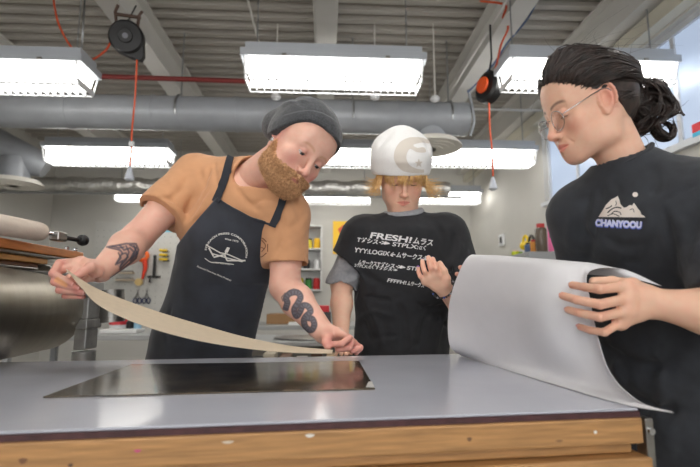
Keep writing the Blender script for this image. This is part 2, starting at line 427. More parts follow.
# corrugated deck
pitch = .152; n = int((BY-FY)/pitch)+2; prof = []
for i in range(n):
    y = FY+i*pitch; prof += [(y, HC), (y+.055, HC), (y+.072, HC+.045), (y+.135, HC+.045)]
vs = []; fs = []
for x in (LW-.1, RW+.1):
    vs += [rm(x, y, z) for y, z in prof]
k = len(prof); fs = [(i, i+1, k+i+1, k+i) for i in range(k-1)]
top = MB(rm).box((LW-.1, FY-.1, HC+.05), (RW+.2, BY+.1, HC+.12)); n0 = len(vs); vs += top.v; fs += [tuple(q+n0 for q in f) for f in top.f]
struct(mesh_obj('ceiling', vs, fs, M_ceil))
def ibeam(name, x, zb=3.28, w=.17):
    b = MB(rm); b.box((x-w/2, FY, zb), (x+w/2, BY, zb+.015)); b.box((x-.012, FY, zb+.016), (x+.012, BY, HC-.021)); b.box((x-w/2, FY, HC-.02), (x+w/2, BY, HC))
    return struct(b.build(name, M_beam))
for i, x in enumerate((-3.2, -1.62, .0, 1.47, 2.42)): ibeam(f'trim_{i+2}', x)
# ------------------------------------------------------------------ fluorescent fixtures
def make_fixture(c, L, label):
    "c: room coords of the bottom centre"
    x, y, z = c; t = thing('ceiling_light', label, 'light fixture', rm(x, y, z+.2), 'hanging fluorescent fixtures')
    h = MB(rm); x0, x1 = x-L/2, x+L/2
    h.box((x0-.005, y-.115, z+.178), (x1+.005, y+.115, z+.232))
    h.box((x0-.03, y-.15, z+.118), (x1+.03, y+.15, z+.172)); h.box((x0-.02, y-.13, z+.172), (x1+.02, y+.13, z+.178))
    bevel(h.build('housing', M_fixgrey, t), .003)
    d = MB(rm).prism([(x0+.02, y-.135, z+.117), (x0+.02, y+.135, z+.117), (x0+.02, y+.095, z+.012), (x0+.02, y-.095, z+.012)], (L-.04, 0, 0))
    d.build('lamp_cover', M_lamp, t)
    g = MB(rm)
    for s in (-1, 1):
        g.box((x0, y+s*.1-.004, z), (x1, y+s*.1+.004, z+.01)); g.box((x0, y+s*.1-.004, z-.034), (x1, y+s*.1+.004, z-.026))
        for e in (x0, x1): g.tube([(e, y+s*.15, z+.115), (e, y+s*.1, z-.03)], .006, 6)
    for e in (x0, x1): g.box((e-.004, y-.1, z-.034), (e+.004, y+.1, z+.01))
    nn = int(L/.052)
    for i in range(nn+1): xx = x0+i*L/nn; g.box((xx-.003, y-.1, z-.032), (xx+.003, y+.1, z+.006))
    g.build('louvre', M_white, t)
    cl = MB(rm)
    for fx in (.22, .8): cl.cbox((x0+L*fx, y-.156, z+.122), (.03, .01, .02))
    cl.each('latch', M_steel, t)
    rr = MB(rm)
    for fx in (.05, .93): rr.cyl((x0+L*fx, y, z+.232), (x0+L*fx, y, 3.6), .006, 8)
    rr.each('hanger_rod', M_galv, t)
    return t
def fix(px, py, Y, L, label, z=None):
    p = P(px, py, Y); q = unrm(p); zz = q[2] if z is None else z
    return make_fixture((q[0], q[1], zz), L, label)
fix(334, 83.5, 3.1, 1.2, 'bright fluorescent fixture above the gap between man and beanie wearer, front row')
fix(-2, 84.5, 3.1, 1.2, 'fluorescent fixture in the front row beside the round black cord reel')
fix(586, 84.5, 3.25, 1.2, 'fluorescent fixture in the front row behind the dark-haired woman')
fix(110, 161.5, 4.95, 1.28, 'fluorescent fixture in second row seen past the dangling cord plug')
fix(365, 163, 5.0, 1.36, 'fluorescent fixture in second row between man and white beanie')
fix(479, 163, 5.1, 1.2, 'fluorescent fixture in second row behind the second cord')
fix(150, 199.5, 7.1, 1.0, 'small distant fluorescent fixture in third row behind the tan sleeve')
fix(330, 201.5, 7.1, 1.25, 'distant third-row fluorescent fixture between the grey and the white beanie')
fix(447, 201.5, 7.1, 1.0, 'distant third-row fluorescent fixture beside the blond hair')
for x, y in ((-2.3, .9), (-.2, .9), (1.6, .9), (-2.3, -1.2), (-.2, -1.2), (1.6, -1.2)):
    make_fixture((x, y, 2.52), 1.3, 'fluorescent fixture of the rows overhead in front of the table')
# ------------------------------------------------------------------ ducts
zc = P(200, 114, 4.15)
def seams(b, pts, r, step=.9):
    a, c = np.array(pts[0], float), np.array(pts[-1], float); L = np.linalg.norm(c-a)
    for i in range(1, int(L/step)+1): p = a+(c-a)*(i*step/L); b.tube([p-.012*nrm(c-a), p+.012*nrm(c-a)], r+.006, 32)
d = thing('ventilation_duct', 'large round grey duct crossing the whole ceiling behind the front row of lights', 'duct', rm(-1, 4.15, 3.3))
q = unrm(zc); q2 = unrm(P(466, 116, 4.3)); b = MB(rm); A = (LW+.02, q[1], q[2]); B = (q2[0], q[1], q[2])
b.cyl(A, B, .158, 40); seams(b, (A, B), .158, .75); b.build('duct_shell', M_duct, d, True)
b = MB(rm)
for xx in (-3.4, -1.35, .25, 1.17): b.tube([(xx, q[1]-.165*math.cos(a), q[2]+.165*math.sin(a)) for a in np.linspace(-.4, 3.54, 16)], .012, 6)
for xx in (-3.4, -1.35, .25, 1.17): b.cyl((xx, q[1], q[2]+.16), (xx, q[1], HC-.01), .008, 8)
b.each('strap', M_galv, d)
def diffuser(p, r, par, top=.2):
    b = MB(); b.cyl(p+V(0, 0, .02), p+V(0, 0, top), r*.5, 32); b.build('duct_collar', M_duct, par, True)
    b = MB()
    for i, rr in enumerate((1., .78, .58, .4)):
        b.lathe(p, [(r*rr, -.012-.006*i), (r*rr, -.004-.006*i), (r*(rr-.14), .045-.004*i), (r*(rr-.16), .035-.006*i)], 40)
    b.lathe(p, [(r*.2, -.03), (r*.2, -.022), (.001, -.02)], 24)
    b.build('air_diffuser', mat('diffuser paint', (236, 232, 222), .5), par, True)
diffuser(P(430, 147, 4.3), .3, d, .3)
d = thing('ventilation_duct', 'thick grey branch duct slanting down to a round diffuser behind the press', 'duct', P(20, 150, 4.9))
a, c = P(-50, 118, 5.0), P(38, 164, 5.3); b = MB(); b.tube([a, c, c+.1*nrm(c-a)], [.16, .16, .12], 32); b.build('duct_shell', M_duct, d, True)
diffuser(P(14, 184, 5.2), .3, d, .3)
d = thing('foil_duct', 'crinkled silver foil duct running low across the ceiling behind the second lights', 'duct', rm(-1, 6.2, 2.6))
q = unrm(P(150, 186, 6.2)); b = MB(rm); pts = []; rs = []
for i in range(150):
    x = LW+.02+i*(1.75-LW)/150; pts.append((x, q[1], q[2]+.012*math.sin(i*.7))); rs.append(.1+.006*math.sin(i*2.1)+.006*RNG.random())
b.tube(pts, rs, 20); b.build('duct_shell', M_foil, d, True)
b = MB(rm).cyl((LW+.02, q[1]-.05, q[2]-.12), (1.9, q[1]-.05, q[2]-.12), .018, 10); b.build('support_rail', M_galv, d)
d = tag(MB(rm).cyl(tuple(unrm(P(-60, 71, 3.9))), tuple(unrm(P(325, 84, 3.95))), .022, 12).build('sprinkler_pipe', M_red, None, True), 'dark red sprinkler pipe running behind the front row of lights', 'pipe')
# conduits running with the beams
def conduit(px, r, lab, z=3.5):
    q = unrm(P(px, 0, 3.9)); o = MB(rm).cyl((q[0], .5, z), (q[0], BY, z), r, 8).build('conduit_pipe', M_beam, None, True); tag(o, lab, 'pipe')
conduit(316, .016, 'thin painted conduit beside the middle ceiling beam')
conduit(256, .01, 'thin conduit along the deck above the man')
o = MB(rm).cyl((1.33, .5, 3.3), (1.33, BY, 3.3), .013, 8).build('conduit_pipe', M_beam, None, True); tag(o, 'painted conduit beside the beam with the second cord reel', 'pipe')
o = MB(rm).cyl((LW, 4.9, 3.2), (RW, 4.9, 3.2), .014, 8).build('conduit_pipe', M_beam, None, True); tag(o, 'cross conduit beneath the deck beyond the big duct', 'pipe')
for px, py, lab in ((276, 97, 'small white ceiling sensor above the grey beanie'), (375, 97, 'small white ceiling sensor above the white beanie'), (435, 99, 'small white ceiling sensor near the duct end')):
    p = P(px, py, 4.0); t = thing('ceiling_sensor', lab, 'sensor', p, 'small ceiling sensors')
    MB().lathe(p, [(.004, .02), (.035, .02), (.045, 0), (.035, -.02), (.01, -.03)], 20).build('dome', M_white, t, True)
    MB().cyl(p+V(0, 0, .015), (p[0], p[1], HC-.01), .007, 8).build('stem', M_beam, t)
# ------------------------------------------------------------------ cord reels
p = P(127, 38, 3.15)
t = thing('cord_reel', 'round black cord reel hanging from a ceiling beam beside the front row of lights', 'cord reel', p+V(0, 0, .13))
ax = nrm((.25, -1, -.25)); u = nrm(np.cross(ax, (0, 0, 1))); w = np.cross(u, ax)
b = MB(); b.lathe(p-ax*.05, [(.105, 0), (.118, .012), (.118, .085), (.105, .1), (.05, .104), (.045, .112)], 36, ax)
b.build('reel_case', M_black, t, True)
b = MB(); b.prism([p-ax*.04+u*s*1.0+w*h for s, h in ((.06, -.11), (-.06, -.1), (-.115, -.03), (-.12, -.12), (-.1, -.155), (-.03, -.14))], ax*.07); bevel(b.build('cord_outlet', M_black, t), .006)
MB().lathe(p+ax*.058, [(.02, 0), (.02, .006), (.001, .007)], 16, ax).build('hub_badge', mat('grey badge', (120, 122, 130), .4), t)
b = MB(); top = p+V(0, 0, .155)
b.tube([p+u*-.07+w*.09, p+u*-.08+w*.17, p+u*-.1+w*.2], .011, 8); b.tube([p+u*.07+w*.09, p+u*.08+w*.17, p+u*.06+w*.22], .011, 8); b.tube([p+u*-.09+w*.155, p+u*.085+w*.155], .013, 8)
b.each('bracket', mat('rusty bracket', (74, 52, 40), .6), t)
MB().tube([top+V(0, 0, -.02), (top[0], top[1]+.1, 3.29)], .006, 6).build('hanging_chain', M_dark, t)
MB().tube(spline([p-u*-.0+V(-.11, 0, -.02), P(104, 52, 3.15), P(88, 60, 3.2), P(72, 48, 3.2), P(58, 22, 3.2), P(52, -10, 3.3)], 8), .0075, 8).build('feed_cord', M_orange, t, True)
def drop(t, pts, plug):
    MB().tube(spline(pts, 6), .0068, 8).build('drop_cord', M_orange, t, True)
    p = plug; MB().lathe(p, [(.01, .045), (.014, .03), (.03, -.03), (.034, -.045), (.02, -.055)], 16).build('plug', mat('clear plug', (200, 205, 215), .2, coat=.5), t, True)
drop(t, [P(137, 60, 3.13), P(135, 98, 3.15), P(132, 130, 3.15), P(131.5, 148, 3.15), P(130, 166, 3.15)], P(129.5, 173, 3.15))
MB().cbox(P(131.5, 144, 3.14), (.03, .02, .035)).build('cord_stop', M_white, t)
p = P(489, 88, 3.5)
t = thing('cord_reel', 'black and orange cord reel seen edge-on beside a beam, cord hanging down', 'cord reel', p+V(0, 0, .14))
ax = nrm((-1, -.45, .05)); 
MB().lathe(p-ax*.03+V(.01, 0, 0), [(.1, 0), (.125, .01), (.125, .075), (.1, .09)], 32, ax).build('reel_case', M_black, t, True)
MB().lathe(p+ax*.055+V(.0, 0, .01), [(.06, 0), (.066, .008), (.06, .02), (.02, .024)], 24, ax).build('reel_hub', mat('orange hub', (222, 84, 30), .45), t, True)
MB().tube([p+V(0, 0, .1), p+V(.03, 0, .25), (p[0]+.03, p[1], 3.29)], .008, 8).build('bracket', M_black, t)
MB().tube(spline([p+ax*.08, P(494, 72, 3.5), P(501, 45, 3.5), P(508, 28, 3.5), P(503, 18, 3.5), P(505, 5, 3.5), P(480, 1, 3.5)], 8), .0085, 8).build('feed_cord', M_orange, t, True)
drop(t, [P(489, 103, 3.5), P(490, 130, 3.5), P(492, 150, 3.5), P(493, 176, 3.5)], P(493, 183, 3.5))
o = MB().tube(spline([P(541, -8, 3.6), P(528, 18, 3.6), P(508, 42, 3.65), P(495, 62, 3.7), P(478, 82, 3.9), P(468, 92, 4.0)], 6), .008, 8).build('cable', mat('blue cable', (84, 104, 140), .5), None, True); tag(o, 'blue cable looping along the beam by the edge-on cord reel', 'cable')
o = MB().tube(spline([P(468, 90, 4.12), P(472, 105, 4.12), P(474, 122, 4.12), P(470, 136, 4.12)], 5), .012, 8).build('hanger_strap', M_duct, None, True); tag(o, 'bent grey strap around the end of the big duct', 'strap')
o = MB().cyl(P(85, -6, 3.3), P(81.6, 52, 3.3), .008, 8).build('hanger_rod', M_galv, None, True)
tag(o, 'thin vertical hanger rod beside the looping orange cord', 'rod')
# ================================================================== table, plate, sheets, press
TZ = .95
fl = Pz(0, 431.5, TZ); fr_ = Pz(638, 408, TZ); ax = nrm(fr_-fl); ay = V(-ax[1], ax[0], 0)
TL = lambda a, b, z: fr_+ax*a+ay*b+V(0, 0, z-TZ)       # table axes: a along the front edge from its right corner, b away from the viewer
DEP = (Pz(460, 354, TZ)-fr_)@ay
t = thing('work_table', 'large wood-framed print table with glossy grey top across the whole front', 'table', TL(-.9, .4, 0))
W_ = 2.1
b = MB(TL).box((-W_, 0, TZ-.004), (0, DEP, TZ)); 
bevel(b.build('table_top', mat('grey gloss top', (182, 184, 194), .16, spec=.6, noise=.05, nscale=5, bump=.02, bscale=12), t), .001)
b = MB(TL).box((-W_, -.0015, TZ-.013), (.0012, DEP, TZ-.0045)); b.build('edge_band', mat('maroon edge', (74, 44, 46), .4, noise=.3, nscale=50), t)
M_plank = mat('worn pine plank', (174, 130, 82), .5, noise=.24, nscale=5, stretch=(1.2, 14, 40), bump=.3, bscale=8)
nt = M_plank.node_tree
z0 = TZ-.0135; zs = [(z0-.038, z0, 0), (z0-.054, z0-.040, -.012), (z0-.1, z0-.056, .006)]
for i, (a, c, o) in enumerate(zs):
    bevel(MB(TL).box((-W_, -.004-o if i != 2 else -.012, a), (.003+o, .05, c)).build('front_plank', M_plank, t), .003)
bevel(MB(TL).box((.008, -.003, z0-.075), (.022, .02, z0-.002)).build('steel_bracket', M_steel, t), .002)
MB(TL).cyl((.015, -.003, z0-.02), (.015, -.008, z0-.02), .005, 12).build('bolt_head', M_chrome, t)
bevel(MB(TL).box((-W_, .051, z0-.1), (0, DEP-.03, z0-.001)).build('frame_core', M_plank, t), .002)
for a in (-W_+.12, -.12):
    for c in (.12, DEP-.12): bevel(MB(TL).box((a-.045, c-.045, 0), (a+.045, c+.045, z0-.101)).build('leg', M_plank, t), .004)
def onfront(px, z, y_):
    q = [(abs(proj(TL(a, y_, z))[0]-px), a) for a in np.linspace(-1.2, .02, 1200)]; return min(q)[1]
for px, dz, w_, h_, rgb, nm in ((137, .016, .007, .003, (196, 84, 130), 'pink_stain'), (22, .022, .008, .006, (120, 84, 60), 'brown_stain'), (310, .006, .01, .004, (226, 222, 214), 'white_stain'), (70, .03, .005, .004, (90, 66, 50), 'dark_stain'), (470, .02, .006, .005, (120, 88, 60), 'dark_stain'), (596, .018, .004, .004, (232, 230, 224), 'white_stain'), (228, .01, .012, .003, (214, 200, 180), 'pale_stain'), (560, .028, .009, .003, (140, 104, 70), 'brown_stain')):
    a_ = onfront(px, z0-dz, -.006); MB().prism([TL(a_+.6*w_*math.cos(k)*(1+.3*math.sin(3*k)), -.0045, z0-dz+.6*h_*math.sin(k)) for k in np.linspace(0, 6.283, 12, endpoint=False)], -ay*.0006).build(nm, mat(nm+str(px), rgb, .6), t)
# dark plate
pl = [Pz(43, 398.5, TZ), Pz(375, 390, TZ), Pz(359, 362, TZ), Pz(131, 365.5, TZ)]
M_plate = mat('inked plate', (40, 35, 32), .2, metal=.6, noise=.6, nscale=16, rgb2=(112, 98, 78), bump=.35, bscale=22, coat=.4)
t = thing('etching_plate', 'dark glossy inked metal plate lying flat on the grey table top', 'printing plate', sum(pl)/4)
b = MB().prism([p+V(0, 0, .0008) for p in pl], (0, 0, .0022)); b.build('plate', M_plate, t)
q = [Pz(366, 389, TZ), Pz(374.5, 389.3, TZ), Pz(372, 383.5, TZ), Pz(368.5, 383.5, TZ)]
MB().prism([p+V(0, 0, .0034) for p in q], (0, 0, .0004)).build('corner_tape', mat('tape', (190, 188, 184), .5), t)
# sheets of paper --------------------------------------------------
def sheet(name, rows, m, nu=28, nv=16, th=.0008):
    "rows: control rows of world points -> smooth thin solid sheet"
    R_ = [spline(r, 10) for r in rows]; n = len(R_[0]); G = [spline([r[i] for r in R_], 8) for i in range(n)]
    G = np.array(G); nu, nv = G.shape[:2]; dx = np.gradient(G, axis=0); dy = np.gradient(G, axis=1); N = np.cross(dx, dy); N /= np.maximum(np.linalg.norm(N, axis=2, keepdims=True), 1e-9)
    A = (G+N*th/2).reshape(-1, 3); B = (G-N*th/2).reshape(-1, 3); k = len(A); f = []
    I = lambda i, j: i*nv+j
    for i in range(nu-1):
        for j in range(nv-1): f.append((I(i, j), I(i+1, j), I(i+1, j+1), I(i, j+1))); f.append((k+I(i, j), k+I(i, j+1), k+I(i+1, j+1), k+I(i+1, j)))
    rim = [I(i, 0) for i in range(nu)]+[I(nu-1, j) for j in range(1, nv)]+[I(i, nv-1) for i in range(nu-2, -1, -1)]+[I(0, j) for j in range(nv-2, 0, -1)]
    for a, c in zip(rim, rim[1:]+rim[:1]): f.append((a, k+a, k+c, c))
    o = mesh_obj(name, np.concatenate([A, B]), f, m, None)
    bm = bmesh.new(); bm.from_mesh(o.data); bmesh.ops.recalc_face_normals(bm, faces=bm.faces)
    for q in bm.faces: q.smooth = True
    for e in bm.edges:
        if len(e.link_faces) == 2 and e.calc_face_angle(0) > .8: e.smooth = False
    bm.to_mesh(o.data); bm.free(); return o
M_cream = mat('cream rag paper', (208, 192, 168), .75, noise=.04, nscale=60, bump=.06, bscale=200)
M_paper = mat('white rag paper', (214, 213, 216), .75, noise=.015, nscale=30, bump=.05, bscale=160)
A = [P(66, 269, 1.07), P(86, 282.5, 1.10), P(102, 291, 1.13), P(130, 302, 1.17), P(165, 314, 1.19), P(205, 326, 1.21), P(245, 337, 1.23), P(290, 345.8, 1.225), P(333, 350, 1.19)]
B = [P(67, 271, 1.065), P(80, 286, 1.055), P(97, 304, 1.03), P(126, 319, .99), P(160, 331, .98), P(200, 341, .98), P(243, 348, 1.0), P(288, 352.5, 1.06), P(332, 353.5, 1.15)]
Mid = [(a+c)/2-V(0, 0, .004*math.sin(math.pi*i/8)) for i, (a, c) in enumerate(zip(A, B))]
tag(sheet('paper_sheet', [A, Mid, B], M_cream), 'cream printing paper held curved over the plate by the aproned man', 'paper')
rows = [
 [Pz(462, 356, TZ+.0015), Pz(492, 365, TZ+.0015), Pz(530, 377, TZ+.0015), Pz(566, 388, TZ+.0015), Pz(600, 398, TZ+.0015), Pz(634, 406.5, TZ+.002), P(673, 412.5, .70)],
 [P(450, 346, 1.33), P(484, 352, 1.22), P(520, 362, 1.08), P(556, 374, .97), P(590, 384, .89), P(617, 391, .83), P(640, 402, .76)],
 [P(448, 318, 1.32), P(480, 325, 1.2), P(514, 332, 1.07), P(546, 340, .945), P(576, 350, .90), P(599, 357, .865), P(613, 377, .80)],
 [P(452, 292, 1.27), P(482, 296, 1.16), P(512, 300, 1.04), P(542, 305, .93), P(569, 311, .888), P(588, 316, .875), P(600, 345, .83)],
 [P(462, 266, 1.22), P(490, 268, 1.12), P(518, 270, 1.02), P(545, 273, .935), P(566, 277, .90), P(581, 282, .89), P(590, 300, .865)],
 [P(471, 255, 1.21), P(496, 256, 1.12), P(523, 258, 1.03), P(550, 260, .96), P(570, 262, .92), P(586, 264.5, .9), P(589, 272, .88)],
 [P(480, 258, 1.245), P(504, 259, 1.18), P(530, 261, 1.1), P(558, 263, 1.03), P(583, 265, .975), P(603, 266, .93), P(622, 269, .91)],
 [P(487, 264, 1.27), P(510, 269, 1.23), P(538, 271, 1.14), P(566, 273, 1.06), P(596, 275, .97), P(628, 278, .905), P(662, 286, .865)]]
tag(sheet('paper_sheet', rows, M_paper), 'large white paper sheet bent upright and held by the dark-haired woman', 'paper')
# press ------------------------------------------------------------
t = thing('etching_press', 'steel etching press drum at the table end with wooden boards above it', 'press', V(-.97, 1.1, 0))
far = V(-.985, 1.52, TZ+.1375); dr = -ay; near = far+dr*1.25
b = MB(); b.tube([far+dr*-.0, far+dr*.012, near], [.122, .135, .135], 96); b.build('drum', mat('rolled drum steel', (150, 143, 130), .32, metal=.9, noise=.12, nscale=5, stretch=(1, 6, 1)), t, True)
b = MB(); b.cyl(far-dr*.06, far, .04, 24); b.build('drum_axle', M_dark, t, True)
a1 = P(84, 252.6, 1.5); a0 = a1-V(-sr, cr, 0)*1.0; dd = nrm(a1-a0); side = V(-cr, -sr, 0); up = V(0, 0, 1)
def layer(name, m, u0, u1, s0, s1, e=0.):
    c = [a0+up*u+side*s_ for u, s_ in ((u0, s0), (u1, s0), (u1, s1), (u0, s1))]
    return bevel(MB().prism(c, (a1-a0)-dd*e).build(name, m, t), .003)
layer('top_board', M_wood2, -.024, 0, 0, .34)
layer('steel_strip', M_steel, -.034, -.025, .004, .1, .02)
layer('lower_board', mat('shadowed oak board', (176, 128, 72), .5, noise=.25, nscale=9), -.050, -.035, .012, .05, .17)  # oak brown is this board's own colour
layer('brown_rail', mat('brown rail', (96, 62, 40), .5, noise=.2, nscale=9), -.062, -.051, .02, .05, .2)
layer('guide_strip', M_steel, -.068, -.063, .006, .05, .22)
layer('rail', mat('grey rail', (112, 110, 106), .45, metal=.4, noise=.15, nscale=9), -.104, -.069, .012, .045, .04)
b = MB()
for i in range(2): p = a1-dd*(.015+.05*i)+up*.004+side*.02; b.lathe(p-up*.002, [(.008, 0), (.008, .008), (.004, .011)], 10)
b.each('bolt_head', M_chrome, t)
fz = V(-.84, 1.54, 0)
bevel(MB().box((-.87, 1.5, .955), (-.83, 1.57, 1.02)).box((-.875, 1.49, 1.02), (-.825, 1.58, 1.05)).box((-.865, 1.5, 1.05), (-.83, 1.57, 1.12)).box((-.87, 1.49, 1.12), (-.825, 1.58, 1.17)).build('bearing_block', mat('machine grey', (160, 160, 158), .4, metal=.5, noise=.2, nscale=20), t), .004)
MB().cyl(P(112, 290, 1.6), P(112, 322, 1.6)+V(0, 0, 0), .04, 32).build('pressure_cylinder', M_steel, t, True)
MB().cyl((-.85, 1.53, 0), (-.85, 1.53, 0.949), .035, 20).build('press_leg', MATS['machine grey'], t, True)
# felt roller on the boards
p1 = V(-.812, 1.225, 1.2895); p0 = p1-nrm(V(.014, .12, 0))*.5
t = thing('ink_roller', 'white felt ink roller with black knob resting on the wooden press board', 'roller', (p0+p1)/2)
e = nrm(p1-p0); b = MB(); b.tube([p0, p1-e*.02, p1-e*.006, p1], [.025, .025, .022, .016], 40); b.build('roller_sleeve', mat('off-white felt', (214, 203, 190), .8, noise=.08, nscale=14, bump=.3, bscale=120), t, True)
b = MB(); b.cyl(p1, p1+e*.045, .006, 16); b.build('axle', M_chrome, t, True)
q = p1+e*.055+V(0, 0, -.004); bevel(MB().cbox(q, (.028, .04, .026)).build('bearing', M_steel, t), .004)
b = MB(); b.cyl(q+e*.02, q+e*.075+V(.02, 0, -.004), .006, 12); b.lathe(q+e*.07+V(.02, 0, -.002), [(.008, -.014), (.015, -.008), (.017, 0), (.015, .008), (.008, .014)], 20, e); b.build('knob', M_black, t, True)
# ================================================================== things along the back and right walls
YB = BY-.03
def RP(px, py, Y):  # room coords of the pixel at world distance Y
    return unrm(P(px, py, Y))
def onback(px, py, off=.02):
    # intersection of the pixel ray with the back wall plane
    p1 = P(px, py, 1.)-V(0, 0, CZ); y1 = unrm(p1)[1]; s_ = (BY-off)/y1; return unrm(V(0, 0, CZ)+p1*s_)
def onright(px, py, off=.02):
    p1 = P(px, py, 1.)-V(0, 0, CZ); x1 = unrm(p1)[0]; s_ = (RW-off)/x1; return unrm(V(0, 0, CZ)+p1*s_)
pc = lambda n, rgb, **k: mat(n, rgb, k.pop('rough', .5), **k)
a = onback(96, 222); c = onback(232, 318)
t = thing('pegboard', 'white pegboard with hand tools on the back wall behind the man', 'pegboard', rm(*((a+c)/2)))
x0, x1, z1, z0_ = a[0], c[0], a[2], c[2]
bevel(MB(rm).box((x0, BY-.03, z0_), (x1, BY-.005, z1)).build('board', pc('pegboard white', (200, 199, 194), noise=.02), t), .004)
b = MB(rm)
for i in range(int((x1-x0)/.1)):
    for j in range(int((z1-z0_)/.1)): b.cyl((x0+.05+i*.1, BY-.0315, z0_+.05+j*.1), (x0+.05+i*.1, BY-.0295, z0_+.05+j*.1), .006, 6)
b.build('hole_dot', pc('hole', (90, 90, 90)), t)  # flat grey discs painted in place of dark open peg holes
def wt(name, cat, lab, px, py, fn, group=None):
    p = onback(px, py, .055 if name == 'scissors' else .11); t = thing(name, lab, cat, rm(*p), group); fn(p, t); return t
def scissors(p, t):
    for s in (-1, 1):
        MB(rm).tube([(p[0]+s*.036+.028*math.cos(q), p[1], p[2]-.06+.045*math.sin(q)) for q in np.linspace(0, 6.28, 16)[:-1]], .010, 6, closed=True).build('handle', pc('navy grip', (38, 44, 84)), t, True)
        MB(rm).tube([(p[0]+s*.03, p[1], p[2]-.02), (p[0]-s*.015, p[1], p[2]+.13)], [.012, .004], 6).build('blade', M_steel, t)
wt('scissors', 'scissors', 'navy handled scissors low on the pegboard beside the orange clamp', 137.5, 297, scissors)
wt('scissors', 'scissors', 'navy handled scissors low on the pegboard beside the apron edge', 146.5, 297, scissors)
def strap_roll(p, t):
    MB(rm).tube([(p[0]+.07*math.cos(q), p[1], p[2]+.07*math.sin(q)) for q in np.linspace(0, 6.28, 20)[:-1]], .035, 8, closed=True).build('ring', pc('bright orange', (244, 108, 30)), t, True)
    MB(rm).tube([(p[0]+.03, p[1], p[2]-.06), (p[0]+.05, p[1], p[2]-.2), (p[0]+.01, p[1], p[2]-.38)], [.045, .035, .02], 8).build('tail', pc('red orange', (226, 62, 30)), t, True)
wt('strap_cutter', 'tool', 'orange ring tool with red tail hanging on the pegboard below the elbow', 143, 256, strap_roll)
def clampt(p, t):
    MB(rm).box((p[0]-.02, p[1]-.02, p[2]-.16), (p[0]+.02, p[1]+.02, p[2]+.18)).build('bar', M_black, t)
    MB(rm).box((p[0]-.1, p[1]-.02, p[2]-.2), (p[0]+.1, p[1]+.02, p[2]-.16)).build('jaw', M_dark, t)
wt('bar_clamp', 'tool', 'black bar clamp on the pegboard next to the apron edge', 154.5, 266, clampt)
def yclamp(p, t):
    MB(rm).tube([(p[0]-.06, p[1], p[2]+.005), (p[0]+.07, p[1], p[2]-.0)], .022, 8).build('grip', pc('yellow plastic', (232, 196, 40)), t, True)
    MB(rm).tube([(p[0]-.0, p[1], p[2]-.02), (p[0]+.1, p[1], p[2]-.02)], .012, 8).build('jaw', M_black, t, True)
for i, (y, l) in enumerate(((250.5, 'topmost'), (255, 'middle'), (259.5, 'lowest'))):
    wt('spring_clamp', 'tool', f'yellow spring clamp, {l} of three beside the apron on the pegboard', 163, y, yclamp, 'yellow spring clamps')
def taper(p, t):
    MB(rm).lathe((p[0], p[1]+.02, p[2]), [(.035, 0), (.06, 0), (.06, .05), (.035, .05)], 20, (0, -1, 0)).build('tape_ring', pc('tan tape', (206, 178, 120)), t, True)
    MB(rm).lathe((p[0], p[1]+.03, p[2]), [(.001, 0), (.035, 0), (.035, .03), (.001, .03)], 20, (0, -1, 0)).build('core', pc('dark core', (44, 34, 30)), t, True)
wt('tape_roll', 'tape', 'tan tape roll hanging on the pegboard above the scissors', 139, 282, taper)
def plier(p, t):
    MB(rm).tube([(p[0], p[1], p[2]+.06), (p[0], p[1], p[2]-.06)], [.01, .022], 8).build('grip', M_black, t, True)
wt('awl', 'tool', 'small black awl on the pegboard below the clamp', 150, 279, plier)
def shelfb(p, t):
    MB(rm).box((p[0]-.14, p[1]-.05, p[2]-.012), (p[0]+.14, p[1]+.05, p[2]+.012)).build('shelf_board', pc('pale board', (196, 178, 154)), t)
    MB(rm).box((p[0]-.13, p[1]-.05, p[2]+.012), (p[0]+.12, p[1]+.03, p[2]+.04)).build('tool_tray', pc('grey tray', (128, 124, 118)), t)
wt('tool_shelf', 'shelf', 'narrow shelf on the pegboard under the forearm, upper one', 125, 273, shelfb)
wt('tool_shelf', 'shelf', 'narrow shelf on the pegboard under the forearm, lower one', 125, 280, shelfb)
o = onback(168, 228, .037); tag(MB(rm).cbox(tuple(o), (.16, .01, .14)).build('paper_note', pc('cyan note', (120, 196, 220))), 'light blue note pinned to the pegboard behind the tan shirt', 'note')
# ink cabinet with jars
a = onback(272, 227); c = onback(322, 291); Yc = BY-.36
t = thing('ink_shelf', 'open white wall cabinet holding coloured ink jars behind the man', 'wall shelf', rm((a[0]+c[0])/2, BY-.15, c[2]))
x0, x1 = a[0], c[0]; z1, z0_ = a[2], c[2]; M_cab = pc('cabinet white', (208, 208, 206))
bevel(MB(rm).box((x0, BY-.02, z0_), (x1, BY-.005, z1)).build('back_panel', M_cab, t), .002)
for xx in (x0, x1-.025): bevel(MB(rm).box((xx, BY-.3, z0_), (xx+.025, BY-.021, z1)).build('side_panel', M_cab, t), .002)
zz = [z0_, z0_+(z1-z0_)*.31, z0_+(z1-z0_)*.62, z1-.025]
for z in zz: bevel(MB(rm).box((x0+.026, BY-.3, z), (x1-.026, BY-.021, z+.025)).build('shelf', M_cab, t), .002)
cols = [[('red', (196, 44, 44)), ('green', (60, 130, 60)), ('yellow', (214, 196, 60)), ('pink', (220, 120, 110)), ('crimson', (150, 30, 40)), ('blue', (50, 70, 130))],
        [('white', (220, 220, 220)), ('black', (30, 30, 34)), ('maroon', (110, 40, 50)), ('grey', (130, 130, 134))],
        [('golden', (240, 190, 40)), ('yellow', (232, 214, 60)), ('orange', (220, 110, 40)), ('lime', (150, 190, 60)), ('violet', (110, 70, 130))]]
